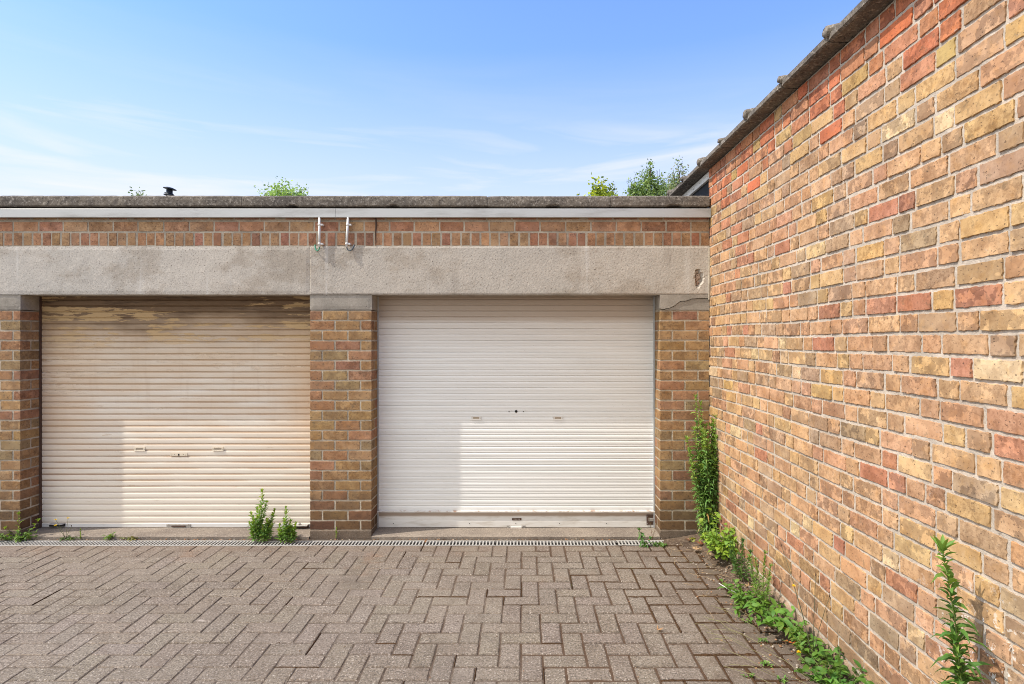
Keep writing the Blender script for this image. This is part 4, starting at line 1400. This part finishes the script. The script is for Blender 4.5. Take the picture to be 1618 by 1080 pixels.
def clump(name, label, cat, base, rx, ry, h, n, L, W, col, broad=True, group=None, droop=0.5, nst=6):
    """low leafy patch: many short shoots with leaves at their ends"""
    o = empty(name, base, label, cat, group)
    ms, ml = MB(), MB(); base = Vector(base)
    for s in range(nst):
        a = rng.uniform(0, 2 * math.pi); r_ = math.sqrt(rng.random())
        q = base + Vector((0.004 * math.cos(a), 0.004 * math.sin(a), -0.004))
        hh = h * rng.uniform(0.4, 1.0) * (1.1 - 0.5 * r_)
        e = base + Vector((rx * 1.0 * r_ * math.cos(a), ry * 1.0 * r_ * math.sin(a), hh))
        e.x = min(e.x, XW - 0.01 if e.y < D else e.x)
        mid = q.lerp(e, 0.55) + Vector((0, 0, -hh * 0.12))
        ms.tube([q, mid, e], [0.0022, 0.0018, 0.001], 5, col=(0.13, 0.17, 0.05, 1))
        m_ = max(3, n // nst)
        for i in range(m_):
            t_ = 0.25 + 0.75 * rng.random() ** 0.8
            p = q.lerp(mid, t_ * 2) if t_ < .5 else mid.lerp(e, t_ * 2 - 1)
            ang = rng.uniform(0, 2 * math.pi); el = rng.uniform(-0.1, 0.9)
            leaf(ml, p, Vector((math.cos(ang) * math.cos(el), math.sin(ang) * math.cos(el), math.sin(el))), L * rng.uniform(0.6, 1.2), W * rng.uniform(0.7, 1.2), droop * rng.uniform(0.3, 1.4), gcol(col), broad=broad, fold=0.15)
    ms.build('stem', M_stem, o); ml.build('foliage', M_leaf, o)
    return o
def flowers(o, base, heads, stalk=(0.12, 0.13, 0.05)):
    """thin stalks with yellow heads; heads = (dx, dy, h, flower?)"""
    base = Vector(base)
    for (ox, oy, h, fl) in heads:
        e = base + Vector((ox, oy, h))
        pts = [base + Vector((0, 0, 0.0)), base + Vector((ox * 0.30, oy * 0.3, h * 0.40)), base + Vector((ox * 0.72, oy * 0.72, h * 0.78)), e]
        mb = MB(); mb.tube(pts, [0.0017, 0.0014, 0.0012, 0.001], 5, col=(*stalk, 1)); mb.build('flower_stalk', M_stem, o)
        mb = MB()
        if fl:
            for i in range(26):
                a = i * 2.4; el = 0.15 + 0.9 * (i / 26)
                leaf(mb, e, Vector((math.cos(a) * math.cos(el), math.sin(a) * math.cos(el), math.sin(el))), 0.0135 * rng.uniform(.8, 1.1), 0.0045, 0.1, (0.85, 0.60, 0.02, 1), fold=0)
            mb.build('flower_head', M_petal, o)
        else:
            mb.tube([e, e + Vector((0, 0, 0.012))], [0.002, 0.0035], 6, col=(0.10, 0.06, 0.04, 1)); mb.build('bud', M_stem, o)

SOILZ = 0.045
# along the garage front
b = G(22, 853)
clump('weed', 'low leafy weed clump at the foot of the left pillar', 'weed', b, 0.20, 0.06, 0.10, 130, 0.045, 0.018, (0.09, 0.17, 0.03), nst=16)
stem_plant('weed', 'star topped green weed rising from the clump at the left pillar', 'weed', b + Vector((0.0, 0.03, 0)), [(0, 0, 0.01, 0, 0.20), (-0.05, 0, -0.05, 0, 0.08), (0.09, 0, 0.07, 0.02, 0.14)], L=0.055, W=0.011, col=LIME, dens=70)
b = G(104, 852)
o = clump('hawkweed', 'thin stalked weed with three small yellow flowers in front of the rusty door', 'weed', b, 0.10, 0.04, 0.03, 40, 0.045, 0.013, GREY)
flowers(o, b, [(-0.10, 0.02, 0.155, True), (-0.085, 0.0, 0.115, True), (-0.005, 0.03, 0.165, True), (0.03, 0.02, 0.10, False)])
stem_plant('seedling', 'single small upright sprout beside the drain left of the rusty door handles', 'weed', G(127, 851), [(0, 0, 0.0, 0, 0.075)], L=0.022, W=0.009, col=LIME, dens=260, up=0.9)
clump('weed', 'small spiky rosette in front of the rusty door sill', 'weed', G(176, 851), 0.07, 0.03, 0.05, 45, 0.055, 0.010, (0.12, 0.21, 0.04), broad=False)
clump('weed', 'flat reddish green weed on the drain edge before the rusty door', 'weed', G(207, 852), 0.15, 0.03, 0.025, 60, 0.03, 0.011, (0.19, 0.19, 0.06), nst=9)
b = G(413, 855)
stem_plant('fleabane', 'bushy bright green weed standing tallest in front of the rusty door', 'weed', b,
           [(0, 0, 0.0, 0, 0.41), (-0.03, 0, -0.05, 0.0, 0.22), (0.03, 0.01, 0.07, 0, 0.24), (-0.02, 0.01, -0.03, 0.02, 0.25), (0.02, -0.01, 0.04, -0.01, 0.17), (-0.05, 0, -0.05, 0, 0.14), (0.05, 0, 0.04, 0, 0.13)], L=0.058, W=0.013, col=(0.15, 0.27, 0.06), tip=(0.24, 0.36, 0.05), dens=230, branch=4, up=0.3, droop=0.35)
b = G(454, 856)
stem_plant('fleabane', 'shorter green weed beside the middle pillar and left of it', 'weed', b,
           [(0, 0, -0.01, 0, 0.27), (0.03, 0, 0.04, 0, 0.14), (-0.03, 0, -0.03, 0, 0.13), (0.0, 0, 0.02, 0.01, 0.16), (0.04, 0, 0.02, 0, 0.10), (-0.05, 0, -0.02, 0, 0.09)], L=0.054, W=0.013, col=(0.15, 0.27, 0.06), tip=(0.24, 0.36, 0.05), dens=230, branch=4, up=0.3, droop=0.35)
stem_plant('seedling', 'tiny sprig growing at the foot of the middle pillar', 'weed', Vector((fx(532), D - 0.012, 0.0)), [(0, 0, 0.0, 0, 0.085)], L=0.022, W=0.008, col=LIME, dens=230, up=0.9)
b = G(1016, 864)
stem_plant('weed', 'leafy green weed drooping over the drain below the white door corner', 'weed', b, [(0, 0, -0.03, 0.0, 0.13), (0.02, 0, 0.04, 0, 0.06), (0.01, 0.01, -0.01, 0.02, 0.08)], L=0.055, W=0.017, col=(0.085, 0.19, 0.05), dens=150, droop=1.1, up=0.2)
clump('weed', 'low green weed mat spreading over the drain end', 'weed', G(1040, 862), 0.13, 0.05, 0.03, 90, 0.035, 0.012, (0.11, 0.20, 0.05), nst=12)
b = Vector((fx(1030), D - 0.03, 0.0))
o = stem_plant('weed', 'thin reddish twig beside the bolt of the white door', 'weed', b, [(0, 0, -0.03, 0.0, 0.17), (0, 0, 0.03, 0.0, 0.12)], L=0.018, W=0.006, col=(0.16, 0.14, 0.05), dens=90, sc=(0.16, 0.08, 0.05))
# the tall weed in the corner
b = Vector((1.50, D - 0.16, 0.02))
st = []
for i in range(17):
    hx = rng.uniform(-0.055, 0.03); hy = rng.uniform(-0.05, 0.06)
    st.append((hx, hy, hx * 1.0 + rng.uniform(-0.06, 0.005), rng.uniform(-0.03, 0.04), rng.uniform(0.6, 1.02)))
st += [(0.0, 0.04, -0.05, 0.03, 1.10), (-0.02, 0.02, -0.075, 0.03, 1.15), (-0.03, 0, -0.16, 0, 0.82), (-0.02, 0, -0.14, 0, 0.72), (-0.03, -0.02, -0.13, -0.04, 0.62), (-0.02, 0, -0.11, 0, 0.9), (0.02, 0.0, 0.02, 0.0, 1.0), (0.02, 0.02, 0.03, 0.02, 0.92)]
stem_plant('corner_weed', 'tall dense column of drooping green weed in the corner where wall meets pillar', 'weed', b, st, L=0.085, W=0.016, col=(0.115, 0.22, 0.055), tip=(0.21, 0.33, 0.07), dens=125, up=0.25, droop=0.6, bare=0.05, dry=0.08)
clump('weed', 'pale yellowish leaves on the ground between dead leaves in the corner', 'weed', G(1106, 858), 0.10, 0.05, 0.04, 26, 0.05, 0.034, (0.30, 0.34, 0.10), nst=6)
# along the side wall
clump('bindweed', 'bright lime green broad leaved weed just in front of the corner weed', 'weed', Vector((1.44, 4.22, SOILZ)), 0.17, 0.30, 0.36, 300, 0.052, 0.036, (0.19, 0.31, 0.045), nst=30, droop=0.6)
stem_plant('weed', 'dark green bushy weed between lime leaves and feathery weed', 'weed', Vector((1.47, 3.85, SOILZ)), [(0, 0, 0.01, 0, 0.24), (-0.02, 0.04, -0.04, 0, 0.18), (0.01, -0.05, 0.01, -0.05, 0.20), (-0.02, -0.02, -0.07, -0.05, 0.15), (0.0, 0.06, -0.02, 0.06, 0.18)], L=0.055, W=0.015, col=(0.075, 0.155, 0.04), dens=170)
stem_plant('weed', 'feathery light green upright weed against the wall', 'weed', Vector((1.47, 3.50, SOILZ)), [(0, 0, 0.01, 0, 0.29), (-0.02, 0.05, -0.03, 0.03, 0.24), (0.0, -0.05, 0.0, -0.05, 0.25), (-0.03, -0.02, -0.06, -0.03, 0.17), (0.01, 0.08, 0.0, 0.06, 0.20), (-0.01, -0.08, -0.02, -0.07, 0.19)], L=0.050, W=0.0075, col=(0.15, 0.26, 0.05), dens=260, up=0.7)
clump('weed', 'spreading green weed with long leaves below the feathery weed', 'weed', Vector((1.38, 3.52, 0.012)), 0.18, 0.28, 0.10, 190, 0.06, 0.020, (0.10, 0.20, 0.035), nst=18)
clump('dandelion', 'broad leaved green clump with a few red dead tips at the wall foot', 'weed', Vector((1.43, 3.16, SOILZ)), 0.17, 0.34, 0.13, 210, 0.065, 0.026, (0.105, 0.22, 0.035), nst=20)
clump('weed', 'small rusty red withered leaves beside the broad leaved clump', 'weed', Vector((1.45, 3.02, SOILZ)), 0.10, 0.10, 0.07, 34, 0.035, 0.015, (0.32, 0.10, 0.03), nst=8)
b = Vector((1.45, 2.86, SOILZ))
o = clump('hawkweed', 'weed with two yellow flowers on long thin stalks against the wall', 'weed', b, 0.12, 0.30, 0.16, 130, 0.05, 0.016, (0.12, 0.21, 0.04), nst=12)
flowers(o, b, [(-0.02, 0.16, 0.30, True), (-0.10, -0.06, 0.07, True), (-0.02, 0.30, 0.46, False), (0.03, -0.10, 0.36, False), (0.04, 0.05, 0.40, False)], (0.10, 0.10, 0.06))
clump('weed', 'dense mid green leafy clump at the wall near the bottom of the picture', 'weed', Vector((1.44, 2.60, SOILZ)), 0.18, 0.26, 0.17, 240, 0.052, 0.024, (0.075, 0.17, 0.03), nst=22)
clump('weed', 'bright toothed leaf clump spreading onto the soil nearest the camera', 'weed', Vector((1.38, 2.42, SOILZ)), 0.20, 0.22, 0.10, 150, 0.055, 0.026, (0.13, 0.27, 0.04), nst=16)
clump('weed', 'thin sparse sprig low on the wall beside the tall foreground weed', 'weed', Vector((1.50, 2.35, SOILZ)), 0.08, 0.14, 0.15, 30, 0.035, 0.016, (0.12, 0.22, 0.05), nst=6)
stem_plant('fleabane', 'tall single stemmed green weed at the wall in the right foreground', 'weed', Vector((1.475, 1.86, SOILZ)),
           [(0, 0, -0.075, 0.05, 0.90), (0.02, -0.02, 0.02, 0.0, 0.42), (0.01, 0.0, -0.05, 0.03, 0.60)], L=0.105, W=0.018, col=(0.075, 0.16, 0.032), tip=(0.14, 0.26, 0.05), dens=185, up=0.35, droop=0.6)
stem_plant('fleabane', 'small green offshoot at the foot of the tall foreground weed', 'weed', Vector((1.47, 2.02, SOILZ)), [(0, 0, 0.03, 0.0, 0.30)], L=0.08, W=0.013, col=GREEN, dens=90)
# seedlings in the joints
spots = [(1180, 984, 'paving joint seedling closest to the white wire'), (1204, 1014, 'round seedling with a tuft of leaves on the dark moss line'), (1211, 1050, 'small seedling left of the leggy sprout'), (1184, 1070, 'tiny low seedling furthest left among the joint seedlings'), (1236, 1077, 'seedling tuft cut by the bottom edge of the picture')]
for i, (px, py, lb) in enumerate(spots):
    clump('seedling', lb, 'weed', G(px, py), 0.035, 0.03, 0.03, 22, 0.022, 0.008, (0.13, 0.25, 0.05), nst=5, group='seedlings in the paving joints')
clump('seedling', 'leggy double sprout growing out of a paving joint near the wall clumps', 'weed', G(1280, 1055), 0.05, 0.06, 0.09, 44, 0.026, 0.011, (0.12, 0.23, 0.05), nst=8, group='seedlings in the paving joints')
# dry stalks lying on the paving
mb = MB()
for i in range(16):
    p = Vector((rng.uniform(1.0, 1.42), rng.uniform(2.75, 3.35), 0.012))
    a = rng.uniform(1.9, 2.7) + (math.pi if rng.random() < .5 else 0); l = rng.uniform(0.12, 0.34)
    q = p + Vector((math.cos(a) * l, math.sin(a) * l, 0.0)); q.x = min(q.x, 1.5)
    mb.tube([p, p.lerp(q, 0.5) + Vector((rng.uniform(-.02, .02), 0, 0.02)), q], 0.0012, 4, col=(0.26, 0.24, 0.12, 1))
for i in range(60):
    p = Vector((rng.uniform(1.1, 1.5), rng.uniform(3.2, 4.6), 0.02)); a = rng.uniform(0, 6.28); l = rng.uniform(0.03, 0.12)
    mb.tube([p, p + Vector((math.cos(a) * l, math.sin(a) * l, 0.006))], 0.0012, 4, col=(0.36, 0.26, 0.15, 1))
tag(mb.build('dry_grass', M_stem), 'thin dry stalks strewn over the paving beside the wall weeds', 'dry grass', kind='stuff')
# dead leaves
def dead_leaf(px, py, size, rot, label, col, z=0.012):
    c = G(px, py, z)
    mb = MB()
    lobes = [(0, 1.0), (0.28, 0.42), (0.62, 0.85), (0.9, 0.36), (1.35, 0.62), (1.9, 0.28), (2.6, 0.18), (math.pi, 0.34)]
    P = [c + Vector((0, 0, 0.004))]
    ring = lobes + [(2 * math.pi - a, r_) for a, r_ in lobes[-2:0:-1]]
    for a, r_ in ring:
        rr = r_ * size * rng.uniform(0.88, 1.1)
        P.append(c + Vector((math.cos(a + rot) * rr, math.sin(a + rot) * rr * 0.9, rng.uniform(-0.003, 0.028) * (r_ + .2))))
    n = len(ring)
    mb.add(P, [(0, i + 1, (i + 1) % n + 1) for i in range(n)], 0, (*col, 1), smooth=False)
    tag(mb.build('dead_leaf', M_leaf), label, 'leaf', 'fallen dry leaves')
dead_leaf(1098, 868, 0.075, 0.4, 'large tan maple leaf on the soil in front of the corner', (0.50, 0.33, 0.20), 0.03)
dead_leaf(1108, 860, 0.055, 2.1, 'reddish brown fallen leaf under the corner weed', (0.30, 0.12, 0.06), 0.035)
dead_leaf(1090, 853, 0.045, 3.3, 'brown fallen leaf next to the right pillar foot', (0.34, 0.18, 0.11), 0.03)
dead_leaf(1122, 876, 0.050, 5.0, 'pale curled fallen leaf beside the large maple leaf', (0.52, 0.38, 0.25), 0.03)
dead_leaf(1183, 929, 0.055, 1.2, 'tan crumpled leaf below the dark green weed at the wall', (0.50, 0.32, 0.17), 0.02)
dead_leaf(1040, 995, 0.036, 0.2, 'small orange tan leaf alone on the open paving', (0.50, 0.29, 0.16), 0.008)
dead_leaf(672, 856, 0.020, 0.9, 'tiny orange leaf lying on the drain grate before the white door', (0.45, 0.20, 0.08), 0.006)
dead_leaf(1355, 1074, 0.026, 0.9, 'small pinkish leaf on the soil at the bottom edge', (0.45, 0.26, 0.18), 0.03)
# white wire
p0, p1 = G(1136, 924, 0.008), G(1174, 941, 0.008)
mb = MB()
mb.tube([p0 + Vector((0, 0, .012)), p0.lerp(p1, 0.3) + Vector((0.0, -0.022, 0.008)), p0.lerp(p1, 0.65) + Vector((0, -0.02, 0.006)), p1], 0.0030, 6)
tag(mb.build('plastic_wire', M_white), 'short curved white wire lying on the mossy paving', 'wire')

# ------------------------------------------------------------------ trees behind the garages
def tree(name, label, x, y, h, crown, nleaf, ls, cols, seed, trunk_r=0.09):
    """crown = list of (dx, dy, z, rx, rz) leafy masses; each limb reaches one of them"""
    rg = random.Random(seed)
    o = empty(name, (x, y, -0.07), label, 'tree', 'trees beyond the garage roof')
    mb = MB()
    base = Vector((x, y, -0.07))
    topz = max(c[2] for c in crown)
    ax = [base + Vector((0.04 * math.sin(i), 0.04 * math.cos(i * 1.3), (topz + 0.07) * i / 7)) for i in range(8)]
    mb.tube(ax, [trunk_r * (1 - 0.85 * i / 7) for i in range(8)], 8)
    for (dx_, dy_, z_, rx_, rz_) in crown:
        e = Vector((x + dx_, y + dy_, z_))
        s = Vector((x, y, max(0.5, z_ - 0.7 - abs(dx_))))
        mb.tube([s, s.lerp(e, 0.5) + Vector((0, 0, -0.05)), e], [trunk_r * 0.35, trunk_r * 0.22, trunk_r * 0.1], 6)
        for k in range(7):
            q = e + Vector((rg.gauss(0, rx_ * 0.5), rg.gauss(0, rx_ * 0.5), rg.gauss(0.2 * rz_, rz_ * 0.5)))
            mb.tube([e, q], [trunk_r * 0.08, 0.003], 4)
    mb.build('trunk', M_bark, o)
    ml = MB()
    tot = sum(c[3] * c[3] * c[4] for c in crown)
    for (dx_, dy_, z_, rx_, rz_) in crown:
        m_ = int(nleaf * rx_ * rx_ * rz_ / tot)
        nc_ = max(4, m_ // 26)
        for k in range(nc_):
            a = rg.uniform(0, 6.283); u_ = rg.uniform(-1, 1); r_ = rg.random() ** 0.4
            s_ = math.sqrt(1 - u_ * u_)
            taper = 1.0 if u_ < 0 else (1 - 0.45 * u_)
            cc = Vector((x + dx_ + rx_ * r_ * s_ * math.cos(a) * taper, y + dy_ + rx_ * r_ * s_ * math.sin(a) * taper, z_ + rz_ * r_ * u_))
            sz = rg.uniform(0.5, 1.3) * 0.13
            sh = rg.uniform(0.7, 1.3)
            for i in range(26):
                gg = lambda q_: max(-1.5 * q_, min(1.5 * q_, rg.gauss(0, q_)))
                p = cc + Vector((gg(sz * 0.6), gg(sz * 0.6), gg(sz)))
                d = Vector((rg.gauss(0, 1), rg.gauss(0, 1), rg.gauss(0.2, 0.8))).normalized()
                s2 = d.cross(Vector((rg.gauss(0, 1), rg.gauss(0, 1), rg.gauss(0, 1)))).normalized()
                L_ = ls * rg.uniform(0.5, 1.2); W_ = L_ * 0.62
                c = rg.choice(cols); kk = 1.65 * sh * rg.uniform(0.75, 1.25)
                ml.add([p, p + d * L_ * 0.5 + s2 * W_ * 0.5, p + d * L_, p + d * L_ * 0.5 - s2 * W_ * 0.5], [(0, 1, 2, 3)], 0, (c[0] * kk, c[1] * kk, c[2] * kk, 1))
    ml.build('crown', M_tree, o)
def BX(px, Y): return (px - 827) * Y / F
def BZ(py, Y): return H + (537 - py) * Y / F
Y_ = 14.0
xc = BX(1026, Y_)
tree('poplar_tree', 'upright pointed green tree top right of centre above the roof edge', xc, Y_, 6.3,
     [(0.0, 0, BZ(268, Y_), 0.10, 0.36), (0, 0, BZ(290, Y_), 0.26, 0.38), (-0.10, 0.1, BZ(305, Y_), 0.42, 0.40), (0.2, 0, BZ(300, Y_), 0.30, 0.35), (-0.42, 0, BZ(303, Y_), 0.22, 0.30), (0, 0, 4.3, 0.9, 0.9), (0.2, 0, 3.2, 1.0, 0.9)], 40000, 0.070,
     [(0.14, 0.20, 0.075), (0.20, 0.26, 0.10), (0.09, 0.14, 0.055)], 3)
Y_ = 15.5
xc = BX(1072, Y_)
tree('birch_tree', 'sparse greyish green tree top beside the sloping coping', xc, Y_, 6.5,
     [(0.03, 0, BZ(272, Y_), 0.16, 0.36), (-0.1, 0, BZ(290, Y_), 0.34, 0.35), (-0.55, 0, BZ(292, Y_), 0.16, 0.36), (-0.1, 0, BZ(306, Y_), 0.55, 0.30), (0, 0, 4.4, 0.9, 0.9), (-0.2, 0, 3.3, 1.0, 0.9)], 26000, 0.070,
     [(0.14, 0.19, 0.10), (0.22, 0.27, 0.16), (0.10, 0.14, 0.07), (0.26, 0.23, 0.17)], 5)
Y_ = 11.0
tree('hornbeam_tree', 'small yellow green tree top just left of the pointed tree', BX(946, Y_), Y_, 4.8,
     [(0.03, 0, BZ(304, Y_), 0.24, 0.15), (-0.02, 0, BZ(300, Y_), 0.12, 0.12), (0, 0, 4.1, 0.45, 0.40), (0, 0, 3.4, 0.5, 0.5)], 7500, 0.075,
     [(0.32, 0.34, 0.03), (0.20, 0.25, 0.03), (0.10, 0.14, 0.03)], 8)
Y_ = 13.0
tree('maple_tree', 'rounded light green tree top left of the conduits above the roof edge', BX(448, Y_), Y_, 5.2,
     [(-0.25, 0, BZ(309, Y_), 0.30, 0.10), (0.05, 0, BZ(308, Y_), 0.44, 0.13), (0.40, 0, BZ(309, Y_), 0.26, 0.12), (0, 0, 4.3, 0.95, 0.6), (0, 0, 3.5, 0.8, 0.6)], 26000, 0.070,
     [(0.20, 0.29, 0.09), (0.26, 0.34, 0.12), (0.13, 0.20, 0.07)], 9)
Y_ = 12.0
tree('cypress_tree', 'tiny dark tree tip left of the chimney cowl', BX(217, Y_), Y_, 4.8,
     [(0, 0, BZ(315, Y_), 0.05, 0.08), (0.02, 0, BZ(322, Y_), 0.10, 0.12), (0, 0, 4.1, 0.35, 0.4), (0, 0, 3.4, 0.45, 0.5)], 4500, 0.06,
     [(0.08, 0.12, 0.06), (0.12, 0.16, 0.08)], 10, 0.05)
